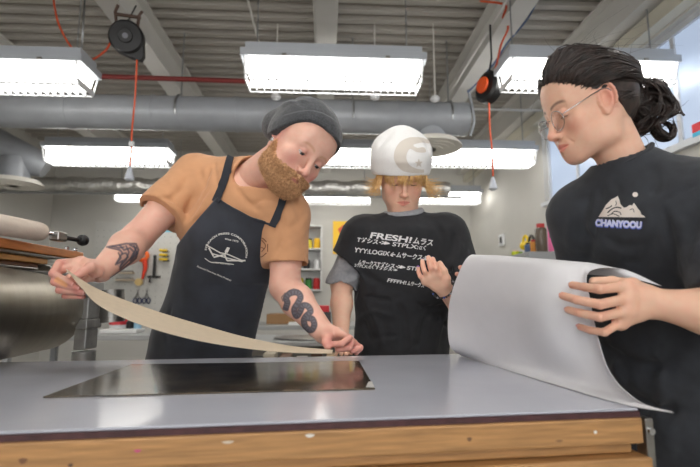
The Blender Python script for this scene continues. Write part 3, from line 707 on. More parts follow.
for r, row in enumerate(cols):
    n = len(row)
    for i, (nm, rgb) in enumerate(row):
        x = x1-.09-i*(.135 if r != 1 else .17); z = zz[r]+.026; hh = (.15, .12, .14)[r]
        if x < x0+.09: continue
        j = thing('ink_jar', f'{nm} ink jar on the {("bottom", "middle", "top")[r]} shelf of the white wall cabinet', 'jar', rm(x, BY-.17, z), 'ink jars in the wall cabinet')
        MB(rm).lathe((x, BY-.17, z), [(.05, 0), (.055, .01), (.055, hh), (.045, hh+.01)], 16).build('jar_body', pc('ink '+nm, rgb), j, True)
        MB(rm).lathe((x, BY-.17, z+hh), [(.05, .008), (.052, .03), (.04, .036)], 16).build('lid', M_black if i % 2 else pc('ink '+nm, rgb), j, True)
a = onback(333, 221); c = onback(352, 254)
t = thing('poster', 'yellow and red poster on the back wall beside the beanie wearer', 'poster', rm(*((a+c)/2)))
MB(rm).box((a[0], BY-.016, c[2]), (c[0], BY-.006, a[2])).build('sheet', pc('poster yellow', (244, 196, 36)), t)
MB(rm).prism([(a[0]+(c[0]-a[0])*u, BY-.0175, c[2]+(a[2]-c[2])*w) for u, w in ((.3, .15), (.75, .2), (.7, .5), (.9, .7), (.55, .9), (.25, .75), (.45, .5))], (0, .0012, 0)).build('printed_shape', pc('poster red', (222, 92, 48)), t)
# rear worktables -------------------------------------------------
M_ctop = pc('grey laminate', (160, 161, 160)); M_legs = pc('table steel', (150, 152, 154))
def wtable(lab, x0, x1, y0, y1, z, shelf=True):
    t = thing('worktable', lab, 'table', rm((x0+x1)/2, (y0+y1)/2, 0))
    bevel(MB(rm).box((x0, y0, z-.04), (x1, y1, z)).build('tabletop', M_ctop, t), .004)
    for x in (x0+.05, x1-.05):
        for y in (y0+.05, y1-.05): MB(rm).box((x-.025, y-.025, 0), (x+.025, y+.025, z-.041)).build('leg', M_legs, t)
    if shelf: MB(rm).box((x0+.03, y0+.03, z-.42), (x1-.03, y1-.03, z-.39)).build('lower_shelf', M_legs, t)
    return t
wtable('grey rear worktable carrying trays behind the man and beanie wearer', -1.1, .85, 5.0, 5.9, .82)
wtable('steel rear worktable behind the press drum', -2.7, -1.35, 4.1, 4.9, .8)
def boxat(name, cat, lab, px, py, Y, sz, m, z):
    p = RP(px, py, Y); o = MB(rm).box((p[0]-sz[0]/2, p[1]-sz[1]/2, z), (p[0]+sz[0]/2, p[1]+sz[1]/2, z+sz[2])).build(name, m); bevel(o, .005); return tag(o, lab, cat)
z = .822
boxat('storage_tray', 'tray', 'red plastic tray on the rear worktable beside the grey sleeve', 318, 306, 5.5, (.26, .3, .07), pc('red tray', (196, 40, 48)), z+.13)
boxat('storage_box', 'box', 'dark box under the red tray on the rear worktable', 318, 312, 5.5, (.3, .3, .128), pc('charcoal box', (62, 60, 60)), z)
boxat('cardboard_box', 'box', 'brown cardboard box on the rear worktable behind the tattooed arm', 284, 318, 5.4, (.36, .3, .11), pc('cardboard', (150, 112, 70)), z)
boxat('paper_pile', 'paper', 'flat pale paper pile on the rear worktable between the arm and cardboard box', 303, 320, 5.1, (.3, .18, .03), pc('pile paper', (224, 224, 222)), z)
# flat file cabinet with sink in front of it
t = thing('utility_sink', 'white utility sink with a steel basin behind the hand on the table', 'sink', rm(-.25, 3.6, 0))
p = RP(300, 338, 3.6); zt = p[2]
bevel(MB(rm).box((p[0]-.55, 3.3, zt-.03), (p[0]+.6, 3.95, zt)).build('rim', M_ctop, t), .005)
MB(rm).lathe((p[0]+.05, 3.6, zt), [(.001, .001), (.2, .001), (.235, .004), (.24, .01), (.22, .012)], 32).build('basin', M_steel, t, True)
bevel(MB(rm).box((p[0]-.5, 3.35, 0), (p[0]+.55, 3.9, zt-.031)).build('cabinet', pc('sink cabinet', (120, 116, 108)), t), .005)
# books / boards stored under the rear tables
bx = unrm(P(270, 352, 3.3)); 
wtc = [(92, 70, 52), (150, 120, 80), (60, 62, 66), (190, 180, 160), (110, 80, 60), (180, 176, 170)]
for i in range(10):
    x = p[0]-.5+i*.1; o = MB(rm).box((x, 3.05, zt-.32), (x+.07, 3.28, zt-.05-.02*(i % 3))).build('wood_block', pc(f'block{i%6}', wtc[i % 6])); tag(o, 'printing block stood upright in a row before the sink cabinet', 'printing block', 'upright printing blocks')
t = thing('block_rack', 'low rack holding upright printing blocks in front of the sink cabinet', 'rack', rm(p[0], 3.16, 0))
MB(rm).box((p[0]-.55, 3.0, zt-.35), (p[0]+.6, 3.3, zt-.322)).build('shelf', M_legs, t)
for x in (p[0]-.54, p[0]+.56): MB(rm).box((x, 3.0, 0), (x+.03, 3.3, zt-.351)).build('leg', M_legs, t)
# bucket and odds on the left rear table
zt2 = .802
q = RP(119, 326, 4.5); t = thing('plastic_bucket', 'white bucket with red label on the rear steel worktable', 'bucket', rm(q[0], q[1], zt2))
MB(rm).lathe((q[0], q[1], zt2), [(.07, 0), (.08, .01), (.09, .2), (.085, .21)], 24).build('pail', M_white, t, True)
MB(rm).lathe((q[0], q[1], zt2+.06), [(.084, 0), (.0845, .0), (.09, .075), (.0895, .075)], 24).build('label_band', pc('label red', (206, 60, 70)), t, True)
q = RP(130, 330, 4.4); t = thing('ink_bottle', 'black ink bottle beside the white bucket', 'bottle', rm(q[0], q[1], zt2))
MB(rm).lathe((q[0], q[1], zt2), [(.03, 0), (.035, .01), (.035, .09), (.015, .11), (.015, .14), (.001, .141)], 16).build('bottle', M_black, t, True)
q = RP(137.5, 328, 4.4); t = thing('glue_bottle', 'light blue bottle beside the black ink bottle', 'bottle', rm(q[0], q[1], zt2))
MB(rm).lathe((q[0], q[1], zt2), [(.03, 0), (.032, .01), (.032, .12), (.012, .14), (.012, .17), (.001, .171)], 16).build('bottle', pc('soft blue', (150, 190, 214)), t, True)
boxat('paper_pile', 'paper', 'sloping white paper pile at the edge of the rear steel worktable', 122, 338, 4.3, (.32, .2, .03), pc('pile paper', (224, 224, 222)), zt2)
# right wall
p = onright(502, 240, .012); t = thing('thermostat', 'white thermostat box with dark screen on the side wall', 'thermostat', rm(*p))
bevel(MB(rm).box((RW-.03, p[1]-.09, p[2]-.085), (RW-.002, p[1]+.09, p[2]+.085)).build('cover', M_white, t), .01)
bevel(MB(rm).box((RW-.034, p[1]-.035, p[2]-.045), (RW-.0305, p[1]+.035, p[2]+.045)).build('screen', M_black, t), .002)
a = onright(546.5, 226); c = onright(562, 249)
t = thing('paper_sign', 'bright pink paper sign taped to the side wall beside the black shirt', 'sign', rm(*((a+c)/2)))
MB(rm).box((RW-.012, c[1], c[2]), (RW-.004, a[1], a[2])).build('sheet', pc('neon pink', (246, 112, 178)), t)
vs, fs = text_mesh('LOW', .13, .004); yy = a[1]-.04
mesh_obj('lettering', [rm(RW-.0135, yy-v[0], a[2]-.14+v[1]) for v in vs], fs, pc('marker', (60, 24, 44)), t)
cz = None
q = onright(520, 258, .25); cz = q[2]
t = thing('storage_cabinet', 'tall grey storage cabinet along the side wall behind the white sheet', 'cabinet', rm(RW-.25, 5.6, 0))
y0, y1 = 4.6, onright(503, 250, .1)[1]; M_cb = pc('cabinet grey', (150, 152, 154))
bevel(MB(rm).box((RW-.5, y0, .05), (RW-.03, y1, cz)).build('body', M_cb, t), .006)
for i in range(2):
    ya = y0+(y1-y0)*i/2; dj = bevel(MB(rm).box((RW-.52, ya+.01, .1), (RW-.502, ya+(y1-y0)/2-.01, cz-.03)).build('door', M_cb, t), .003)
    MB(rm).cyl((RW-.535, ya+.1, 1.0), (RW-.535, ya+.1, 1.15), .008, 8).build('handle', M_chrome, dj, True)
def ontop(px, py, off=.25):
    p1 = P(px, py, 1.)-V(0, 0, CZ); x1 = unrm(p1)[0]; s_ = (RW-off)/x1; return unrm(V(0, 0, CZ)+p1*s_)
def jar(px, lab, m, r, h, capm=None, name='jar', cat='jar'):
    q = ontop(px, 255); t = thing(name, lab, cat, rm(q[0], q[1], cz+.001))
    MB(rm).lathe((q[0], q[1], cz+.001), [(r*.9, 0), (r, .01), (r, h*.8), (r*.8, h*.86)], 16).build('body', m, t, True)
    MB(rm).lathe((q[0], q[1], cz+h*.84), [(r*.7, 0), (r*.7, h*.16), (.001, h*.17)], 16).build('lid', capm or m, t, True)
jar(516, 'yellow green tub on the storage cabinet, end nearest the thermostat', pc('lime', (180, 190, 40)), .05, .1, pc('peach', (226, 190, 170)))
jar(521, 'small green pot on the storage cabinet beside the yellow tub', pc('leaf green', (120, 160, 50)), .035, .07)
jar(529.5, 'dark blue jar on the storage cabinet below the ear muffs', pc('slate blue', (64, 84, 120)), .05, .15, M_black)
jar(534, 'orange bottle with red cap on the storage cabinet', pc('amber', (206, 136, 50)), .035, .17, pc('cap red', (190, 40, 40)), 'bottle', 'bottle')
jar(542, 'brown glass bottle with red cap on the storage cabinet beside the woman', pc('brown glass', (96, 84, 72), rough=.2), .06, .32, pc('cap red', (190, 40, 40)), 'bottle', 'bottle')
for px, lab in ((525.5, 'yellow ear muffs hanging on the side wall nearer the thermostat'), (531.5, 'slim yellow ear muffs hanging nearer the pink sign')):
    q = onright(px, 243, .05); t = thing('ear_muffs', lab, 'ear muffs', rm(*q))
    for s in (-1, 1): MB(rm).lathe((q[0], q[1]+s*.05, q[2]-.03), [(.03, -.03), (.05, -.02), (.05, .02), (.03, .03)], 16, (0, 1, 0)).build('ear_cup', pc('safety yellow', (240, 208, 24)), t, True)
    MB(rm).tube([(q[0], q[1]+.07*math.cos(k), q[2]+.09*math.sin(k)) for k in np.linspace(0, math.pi, 12)], .016, 8).build('headband', pc('safety yellow', (240, 208, 24)) if px < 528 else M_dark, t, True)
p = onright(698, 131, .012); t = thing('wall_sticker', 'red over blue sticker on the window wall behind the ponytail', 'sticker', rm(RW-.01, p[1], p[2]))
MB(rm).box((RW-.012, p[1]-.09, p[2]), (RW-.003, p[1]+.05, p[2]+.06)).build('red_panel', pc('sticker red', (214, 52, 60)), t)
MB(rm).box((RW-.012, p[1]-.09, p[2]-.06), (RW-.003, p[1]+.05, p[2]-.001)).build('blue_panel', pc('sticker blue', (60, 170, 205)), t)
# ================================================================== figures: shared anatomy
CR, CU, CF = V(1, 0, 0), V(0, -st, ct), V(0, ct, st)
def camdir(a, b, t): return nrm(a*CR-b*CU-t*CF)      # right, down, towards the viewer
def hit(fld, px, py, y0=.3, y1=2.4):
    Y = np.arange(y0, y1, fld.h*.5); a = (px-350)/F; b = (233.5-py)/F
    Z = Y*(st+b*ct)/(ct-b*st); X = a*(Y*ct+Z*st); I = [np.round((q-fld.lo[i])/fld.h).astype(int) for i, q in enumerate((X, Y, Z+CZ))]
    ok = np.all([(I[i] >= 0) & (I[i] < fld.n[i]) for i in range(3)], axis=0); v = np.ones(len(Y)); v[ok] = fld.f[I[0][ok], I[1][ok], I[2][ok]]
    w = np.where(v < 0)[0]
    if not len(w): return None
    i = w[0]; return V(X[i], Y[i], Z[i]+CZ)
def crease_px(fld, pts, w, a, k_=1.8):
    q = [hit(fld, *p) for p in pts]; q = [p for p in q if p is not None]
    if len(q) > 1: q = spline(q, 4); fld.crease(q, w, a*k_)
def limb(fld, pts, rs, k=.02, flat=None):
    for i in range(len(pts)-1): fld.add(Cone(pts[i], pts[i+1], rs[i], rs[i+1], flat), k if i else k)
def headframe(eye, G, U, s=1.):
    Y = nrm(G); Z = nrm(U-Y*np.dot(U, Y)); X = np.cross(Y, Z); M = np.stack([X, Y, Z], 1); C = np.asarray(eye)-M@V(0, .078, 0)*s; return C, M*s
def to_local(fr, p): C, M = fr; s = np.linalg.norm(M[:, 0]); return (np.asarray(p)-C)@M/(s*s)
def to_world(fr, v): C, M = fr; return np.asarray(v)@M.T+C
def head_field(fr, neck, h=.0022, fem=False, jaw=1., lid=.25, neckr=(.056, .062), nosek=1., cheek=1., earx=.0755, flare=.36, cz=0., eary=-.014):
    f = Field((-.125, -.16, -.24), (.125, .145, .15), h); m = .94 if fem else 1.; E = Ell
    f.add(E((0, -.022, .032), (.075*m, .094*m, .087*m)), 0)
    f.add(E((0, .020, .040), (.069*m, .066, .070)), .04)
    f.add(E((0, .022, -.03), (.062*m, .056, .07)), .03)
    for s in (-1, 1):
        f.add(Cone((s*.056*m*jaw, -.012, -.045), (s*.05*m*jaw, .006, -.078), .017, .015), .03)
        f.add(Cone((s*.05*m*jaw, .006, -.078), (s*.016*m, .066, -.103+cz), .015, .015), .025)
        f.add(E((s*.04*m, .056, -.028), V(.025, .021, .022)*cheek), .02)
        f.add(E((s*.036, .052, -.062), V(.022, .022, .026)*cheek), .025)
        f.add(Cone((s*.010, .0735, .018), (s*.042*m, .063, .019), .0075 if fem else .0092, .008), .02)
    f.add(E((0, .06, -.088+cz*.7), (.03*m, .024, .024)), .025); f.add(E((0, .072, -.104+cz), (.018*m, .014, .013)), .015)
    f.add(E((0, .07, -.064), (.028, .022, .027)), .02)
    for s in (-1, 1): f.cut(E((s*.031, .096, -.001), (.018, .0165, .0115)), .014)
    n = nosek
    f.add(Cone((0, .083, .01), (0, .083+.021*n, -.034), .0062, .009*n), .012); f.add(E((0, .083+.0225*n, -.037), V(.0098, .0095, .0085)*n), .007)
    for s in (-1, 1):
        f.add(E((s*.0105*n, .093, -.0405), V(.0072, .0105, .0065)*n), .006); f.cut(E((s*.0062, .101, -.0475), (.0036, .0055, .0035)), .003)
        # closed / lowered lids over the eyeball
        ey = V(s*.031, .0715, 0); f.add(Ell(ey, .0132), .004, cut=[plane(ey+V(0, .012, -.0132*lid), (0, -.25, -1))]); f.add(Ell(ey+V(0, -.001, 0), .0128), .004, cut=[plane(ey+V(0, 0, -.0066), (0, 0, 1))])
    f.cut(Cone((0, .104, -.052), (0, .102, -.057), .003, .0035), .004)
    for s in (-1, 1):
        f.add(Cone((0, .0925, -.0615), (s*.019, .083, -.0665), .0052, .0028), .004); f.add(Cone((0, .091, -.0735), (s*.016, .083, -.0695), .0066, .003), .004)
        f.cut(Cone((0, .0995, -.0672), (s*.021, .086, -.0682), .0016, .0012), .0025)
        f.cut(Cone((s*.019, .091, -.045), (s*.03, .082, -.066), .0015, .001), .006)
    for s in (-1, 1):      # ears
        M = euler(0, 0, s*flare)@euler(.18, 0, 0); c = V(s*earx*m, eary, -.006)
        f.add(E(c, (.0055, .017, .029), M), .006)
        e = [c+M@V(s*.0045, .017*math.cos(a), .03*math.sin(a)) for a in np.linspace(-.9, 3.7, 14)]
        for i in range(13): f.add(Cone(e[i], e[i+1], .0032, .0032), .003)
        f.add(E(c+M@V(s*.002, .006, -.028), (.0045, .008, .009), M), .005)
        f.cut(E(c+M@V(s*.0075, .003, -.003), (.0085, .0105, .0175), M), .003); f.add(E(c+M@V(s*.003, .015, -.006), (.004, .004, .006), M), .004)
    nb = to_local(fr, neck)
    f.add(Cone((0, -.028, -.045), nb, neckr[0], neckr[1]), .025)
    return f
def head_colors(v, skin, lip, blush, brow=None, browz=.022, browamt=0., ear=.5, seed=1, nose_red=.5, browth=.0042):
    n = len(v); c = np.tile(np.array(lin(skin)), (n, 1)); x, y, z = np.abs(v[:, 0]), v[:, 1], v[:, 2]
    g = lambda *a: np.exp(-sum(((q-m)/w)**2 for q, m, w in a))
    def mix(mask, rgb, amt): c[:] = c*(1-(mask*amt)[:, None])+np.array(lin(rgb))*(mask*amt)[:, None]
    mix(g((x, .042, .022), (y, .07, .03), (z, -.035, .022)), blush, .5); mix(g((x, 0, .014), (y, .105, .02), (z, -.037, .014)), blush, nose_red)
    mix(g((x, .078, .016), (y, -.01, .03), (z, -.005, .035)), blush, ear); mix(g((x, .028, .02), (y, .08, .02), (z, .003, .009)), blush, .35)
    mix(g((x, 0, .03), (y, .06, .03), (z, -.1, .02)), blush, .2)
    L = ((np.abs(z+.0672)-(.0105-.0075*(x/.021)**1.6)) < 0) & (x < .021) & (y > .075)
    zz = np.clip((.0105-.0078*(x/.021)**1.6-np.abs(z+.0675))/.003, 0, 1)*(x < .022)*(y > .074); mix(zz, lip, .85)
    if brow is not None:
        zc = browz+.006*np.clip(1-((x-.03)/.02)**2, -1, 1); mm = np.clip(1.3-np.abs(z-zc)/browth, 0, 1)*np.clip((x-.009)/.004, 0, 1)*np.clip((.052-x)/.01, 0, 1)*(y > .05); mix(mm, brow, browamt)
    c *= (1+.05*vnoise(v, 60, seed)[:, None])*(1+np.array([.0, .05, .05])*vnoise(v, 170, seed+1)[:, None]); return c
def skin_colors(v, skin, blush, seed=3, spots=()):
    c = np.tile(np.array(lin(skin)), (len(v), 1))
    for p, r, a in spots:
        m = np.exp(-((v-p)**2).sum(1)/(r*r))*a; c[:] = c*(1-m[:, None])+np.array(lin(blush))*m[:, None]
    c *= (1+.06*vnoise(v, 28, seed)[:, None])*(1+np.array([.0, .06, .06])*vnoise(v, 110, seed+1)[:, None]); return c
def finger(fld, joints, r0=.0098, r1=.0075, k=.0018):
    n = len(joints); rs = np.linspace(r0, r1, n)
    for i in range(n-1): fld.add(Cone(joints[i], joints[i+1], rs[i], rs[i+1]), k if i else .006)
def hand(fld, wrist, fingers, thumb, r=.0095, palmr=.014, wr=(.027, .6), pn=None):
    "fingers: four chains [mcp, pip, dip, tip]; thumb chain [cmc, mcp, ip, tip]"
    for c in fingers: fld.add(Cone(wrist+(c[0]-wrist)*.12, c[0], palmr*1.15, palmr*.86), .016)
    for a, b in zip(fingers[:-1], fingers[1:]): fld.add(Cone(a[0], b[0], palmr*.84, palmr*.8), .008); fld.add(Cone((a[0]+wrist)/2, (b[0]+wrist)/2, palmr, palmr), .01)
    fld.add(Cone(wrist+(thumb[0]-wrist)*.2, thumb[1], palmr*1.1, r*1.3), .014); fld.add(Cone(thumb[0], (fingers[0][0]+wrist)/2, palmr*.9, palmr*.8), .014)
    for i, c in enumerate(fingers): sc = (1, 1.03, .98, .86)[i]; finger(fld, c, r*sc, r*.8*sc)
    finger(fld, thumb, r*1.3, r*.98, .005)
def nail(tip, prev, up, w=.0062, l=.0105, off=.0062):
    "a small curved nail plate on the finger end"
    d = nrm(tip-prev); n = nrm(up-d*np.dot(up, d)); s = np.cross(d, n); vs = []; 
    for i in range(5):
        for j in range(5):
            a = (j-2)/2*1.0; t = (i-2)/2; ww = w*(1-.22*max(0, t)**2-.1*(t < -.5)); vs.append(tip+d*(l*.5*t+.0015)+s*math.sin(a)*ww*1.1+n*(off*math.cos(a)*1.02-(.0012 if i == 4 else 0)))
    return vs, [(i*5+j, i*5+j+1, (i+1)*5+j+1, (i+1)*5+j) for i in range(4) for j in range(4)]
def tubes(curves, k=5):
    "curves: list of (points (n,3), radii (n)) -> one mesh of hair strands, vectorised per curve"
    VV = []; FF = []; n0 = 0
    for pts, rs in curves:
        p = np.asarray(pts); n = len(p); d = np.gradient(p, axis=0); d /= np.maximum(np.linalg.norm(d, axis=1, keepdims=True), 1e-9)
        ref = V(.31, .2, .93); u = np.cross(d, ref); u /= np.maximum(np.linalg.norm(u, axis=1, keepdims=True), 1e-6); w = np.cross(d, u); a = np.arange(k)*2*np.pi/k
        v = p[:, None, :]+np.asarray(rs)[:, None, None]*(np.cos(a)[None, :, None]*u[:, None, :]+np.sin(a)[None, :, None]*w[:, None, :]); VV.append(v.reshape(-1, 3))
        i = np.arange(n-1)[:, None]; j = np.arange(k)[None, :]; j2 = (j+1) % k
        FF.append(np.stack([n0+i*k+j, n0+i*k+j2, n0+(i+1)*k+j2, n0+(i+1)*k+j], -1).reshape(-1, 4)); n0 += n*k
    return np.concatenate(VV), np.concatenate(FF)
def sp(pts, n=6): return np.array(spline(pts, n))
def fmesh(name, fld, m, parent, fr=None, colf=None, it=1, noise=None, islands=.02, smooth_brow=0):
    v, f = fld.mesh(); v, f = clean_islands(v, f, islands)
    if it: v = relax(v, f, it)
    if smooth_brow:
        w = np.clip((v[:, 2]-.026)/.02, 0, 1)*np.clip((v[:, 1]-.01)/.02, 0, 1)
        for _ in range(smooth_brow): v = v+w[:, None]*(relax(v, f, 1, .9)-v)
    if noise is not None:
        for amp, sc, sd in noise: v = v+amp*np.stack([vnoise(v, sc, sd), vnoise(v, sc, sd+1), vnoise(v, sc, sd+2)], 1)
    col = colf(v) if colf else None
    if fr is not None: v = to_world(fr, v); 
    o = mesh_obj(name, v, f, m, parent, True, col) if parent is not False else None
    return o, v, f, col
def join_body(name, parts, m, parent):
    VV = []; FF = []; CC = []; n = 0
    for v, f, c in parts: VV.append(v); FF.append(f+n); CC.append(c); n += len(v)
    return mesh_obj(name, np.concatenate(VV), np.concatenate(FF), m, parent, True, np.concatenate(CC))
def eyes(fr, parent, iris=(70, 90, 100), look=-.5, r=.0122):
    for s in (-1, 1):
        c = V(s*.031, .0715, 0); vs = []; n, k = 20, 28; g = nrm(V(0, 1, look))
        u, w, d = frame_of(g); fs = []; cols = []
        for i in range(n+1):
            a = math.pi*i/n
            for j in range(k): b = 2*math.pi*j/k; vs.append(c+r*(math.cos(a)*d+math.sin(a)*(math.cos(b)*u+math.sin(b)*w))); cols.append(lin((12, 10, 10)) if a < .2 else lin(iris) if a < .5 else lin((214, 206, 202)))
        fs = np.array([(i*k+j, (i+1)*k+j, (i+1)*k+(j+1) % k, i*k+(j+1) % k) for i in range(n) for j in range(k)])
        mesh_obj('eye', to_world(fr, np.array(vs)), fs, M_eye, parent, True, np.array(cols))
def lashes(fr, parent, lid, m, r=.0007):
    for s in (-1, 1):
        ey = V(s*.031, .0715, 0); z = -.0132*lid-.0004; R_ = math.sqrt(max(.0136**2-z*z, 1e-6))
        MB().tube([to_world(fr, ey+V(R_*math.sin(a), R_*math.cos(a), z-.0015*abs(math.sin(a)))) for a in np.linspace(-1.15, 1.15, 14)], r, 6).build('eyelash', m, parent, True)
M_eye = mat('eye', (255, 255, 255), .15, attr=True)
M_skin = mat('skin', (220, 180, 160), .48, attr=True, sss=.12, spec=.4, bump=.12, bscale=260, dist=.001)
M_denim = mat('dark jeans', (40, 46, 60), .8, noise=.2, nscale=80)
M_shoe = mat('shoe leather', (40, 38, 38), .5)
def legs(par, hips, feet, toe, m=None, r=.085):
    "trousers and shoes: hips/feet = [right, left] points, toe = forward dir"
    lo = np.min(hips+feet, 0)-.22; hi = np.max(hips+feet, 0)+.24; f = Field(lo, hi, .012)
    f.add(Cone(hips[0], hips[1], r*1.45, r*1.45, (toe, .85)), .03); up = (hips[0]+hips[1])/2; f.add(Cone(up, up+V(0, 0, .08), r*1.9, r*1.8, (toe, .7)), .04)
    for h_, q in zip(hips, feet):
        kn = (h_+q)/2+toe*.03; f.add(Cone(h_, kn, r*1.05, r*.78), .04); f.add(Cone(kn, q+V(0, 0, .07), r*.78, r*.72), .02)
    for q in feet: f.comb(Ell(q+V(0, 0, -.06), (.3, .3, .09)), .004, 'sub')
    fmesh('trousers', f, m or M_denim, par)
    for q in feet:
        f = Field(q-.2, q+V(.2, .2, .12), .006); f.add(Cone(q+V(0, 0, .035)-toe*.05, q+V(0, 0, .03)+toe*.15, .042, .036), .02); f.add(Cone(q+V(0, 0, .05), q+V(0, 0, .09), .04, .042), .03)
        f.cut(Ell(q-V(0, 0, .3), (.5, .5, .3)), .004); fmesh('shoe', f, M_shoe, par)
# ================================================================== bearded man in tan t-shirt and apron
man = thing('person', 'bearded man in charcoal beanie, tan t-shirt and dark apron leaning over the table', 'person', V(-.42, 1.75, 0))
SKM, BLM = (226, 178, 158), (202, 112, 108)
G, U = camdir(.45, .5, .73), camdir(.7, -.7, .11)
frm = headframe(P(310.5, 158.7, 1.27), G, U, 1.05)
SR, SL = P(196, 176, 1.56), P(287, 214, 1.42); NB = P(254, 180, 1.47)
HP = P(199, 372, 1.66); CH = P(232, 232, 1.52)
fdir = nrm(np.cross(SL-SR, (SR+SL)/2-HP)); fdir = fdir if fdir[1] < 0 else -fdir
# head
f = head_field(frm, NB, .002, jaw=.96, cz=.006, lid=.12, neckr=(.054, .060), nosek=1.05, earx=.069, flare=.02)
o, hv, hf, hc = fmesh('h', f, M_skin, False, None, lambda v: head_colors(v, SKM, (204, 132, 118), BLM, (196, 142, 104), .02, .5, ear=.6), it=1, smooth_brow=70)
hvw = to_world(frm, hv); parts = [(hvw, hf, hc)]; head_bvh_m = bvh_of(hvw, hf)
eyes(frm, man, (70, 84, 96), -.55); lashes(frm, man, .12, mat('ginger lash', (120, 72, 48), .6))
# arms
ER, WR_ = P(137, 238, 1.40), P(101, 271, 1.20)
f = Field(V(-.85, 1.02, .98), V(-.40, 1.66, 1.62), .0024)
limb(f, [SR, (SR+ER)/2, ER], [.056, .053, .043], .02); m1 = ER*.68+WR_*.32
limb(f, [ER, m1, WR_], [.043, .046, .029], .02)
Z5 = lambda x, y, d: P(40+x/5, 220+y/5, d)
fg = [[Z5(205, 205, 1.165), Z5(95, 215, 1.115), Z5(62, 268, 1.085), Z5(160, 318, 1.075)],
      [Z5(185, 225, 1.15), Z5(82, 258, 1.105), Z5(72, 312, 1.08), Z5(186, 340, 1.08)],
      [Z5(190, 262, 1.14), Z5(100, 318, 1.11), Z5(96, 352, 1.085), Z5(212, 362, 1.085)],
      [Z5(210, 300, 1.14), Z5(135, 350, 1.12), Z5(125, 380, 1.1), Z5(214, 383, 1.095)]]
th = [Z5(285, 262, 1.155), Z5(252, 236, 1.125), Z5(210, 262, 1.108), Z5(172, 287, 1.098)]
hand(f, WR_, fg, th, .0096, .0128)
RHM = fg, th
o, v, q, c = fmesh('a', f, M_skin, False, None, None, it=1)
def paint_px(v, c, poly_lines, rgb, amt=.8, soft=.8, front=None):
    X, Y = proj(v)
    for pts, w in poly_lines:
        d, t = linesd(X, Y, pts); m = np.clip((w/2+soft-d)/soft, 0, 1)*amt
        if front is not None: m = m*front
        c[:] = c*(1-m[:, None])+np.array(lin(rgb))*m[:, None]
spots = [(p, .016, .5) for ch in fg for p in ch[1:]]+[(p, .016, .4) for p in th]+[(ER, .06, .25)]
c = skin_colors(v, SKM, BLM, 5, spots)
zz = lambda L: [(40+x/5, 220+y/5) for x, y in L]
tat = [(zz([(335, 135), (380, 128), (430, 118), (480, 120), (492, 150), (480, 190), (440, 225), (390, 265), (355, 290)]), 1.6), (zz([(345, 138), (400, 150), (412, 165), (385, 210), (378, 222), (395, 215), (410, 205)]), 1.3),
       (zz([(400, 128), (420, 150), (450, 140), (470, 160), (455, 190), (470, 175), (485, 160)]), 1.4), (zz([(410, 170), (430, 165), (440, 185), (415, 205), (400, 235)]), 1.2),
       (zz([(430, 130), (445, 160), (430, 200), (405, 225)]), 1.2), (zz([(450, 125), (480, 140), (465, 180), (430, 215), (400, 245)]), 1.3), (zz([(360, 132), (395, 140), (420, 135)]), 1.1), (zz([(392, 165), (405, 190), (385, 215)]), 1.0), (zz([(470, 130), (486, 168), (452, 205)]), 1.2)]
paint_px(v, c, tat, (64, 66, 82), .8, .5)
m_ = (polysd(*proj(v), zz([(375, 128), (480, 118), (495, 150), (470, 190), (400, 240), (380, 225), (398, 170)])) < 0)*.28; c[:] = c*(1-m_[:, None])+np.array(lin((90, 92, 104)))*m_[:, None]
# tan plaster on a finger
d = polysd(*proj(v), zz([(78, 288), (90, 284), (140, 322), (130, 338), (68, 306)])); mm = np.clip(.5-d, 0, 1)*(v[:, 1] < 1.12); c[:] = c*(1-mm[:, None])+np.array(lin((226, 164, 120)))*mm[:, None]
parts.append((v, q, c))
EL, WL = P(285, 286, 1.40), P(324, 333, 1.27)
f = Field(V(-.30, 1.08, .90), V(.10, 1.56, 1.42), .0022)
limb(f, [SL, (SL+EL)/2, EL], [.054, .052, .043], .02); m1 = EL*.66+WL*.34
limb(f, [EL, m1, WL], [.043, .045, .029], .02)
Z6 = lambda x, y, d: P(260+x/5.19, 270+y/5.19, d)
fg = [[Z6(408, 322, 1.245), Z6(462, 352, 1.215), Z6(425, 382, 1.205), Z6(378, 386, 1.215)],
      [Z6(418, 338, 1.26), Z6(478, 372, 1.235), Z6(462, 405, 1.22), Z6(405, 412, 1.225)],
      [Z6(425, 352, 1.275), Z6(492, 385, 1.26), Z6(520, 402, 1.245), Z6(478, 420, 1.235)],
      [Z6(425, 368, 1.29), Z6(485, 395, 1.28), Z6(520, 408, 1.275), Z6(500, 430, 1.265)]]
th = [Z6(350, 335, 1.24), Z6(348, 352, 1.225), Z6(342, 375, 1.215), Z6(352, 398, 1.21)]
hand(f, WL, fg, th, .0096, .0130)
LHM = fg, th
# keep the hand above the table top
f.comb(Ell((WL[0], WL[1], TZ-.5+.0015), (5, 5, .5)), .002, 'sub')
o, v, q, _ = fmesh('a', f, M_skin, False, None, None, it=1)
spots = [(p, .016, .5) for ch in fg for p in ch[1:]]+[(p, .016, .4) for p in th]+[(EL, .05, .2)]
c = skin_colors(v, SKM, BLM, 9, spots)
z6 = lambda L: [(260+x/5.19, 270+y/5.19) for x, y in L]
snake = z6([(135, 195), (142, 168), (135, 145), (158, 120), (195, 118), (210, 140), (200, 165), (178, 205), (190, 238), (208, 215), (222, 185), (248, 188), (262, 215), (240, 238), (228, 262), (238, 298), (266, 312), (282, 285), (272, 255), (250, 250)])
snake = [tuple(p[:2]) for p in spline([(*p, 0) for p in snake], 5)]
paint_px(v, c, [(snake, 5.6)], (58, 66, 80), .92, .8)
X, Y = proj(v); d, t = linesd(X, Y, snake); sc = ((np.sin(t*260) > .2) & (np.abs(d) < 1.6))*.35; c[:] = c*(1-sc[:, None])+np.array(lin((128, 130, 140)))*sc[:, None]
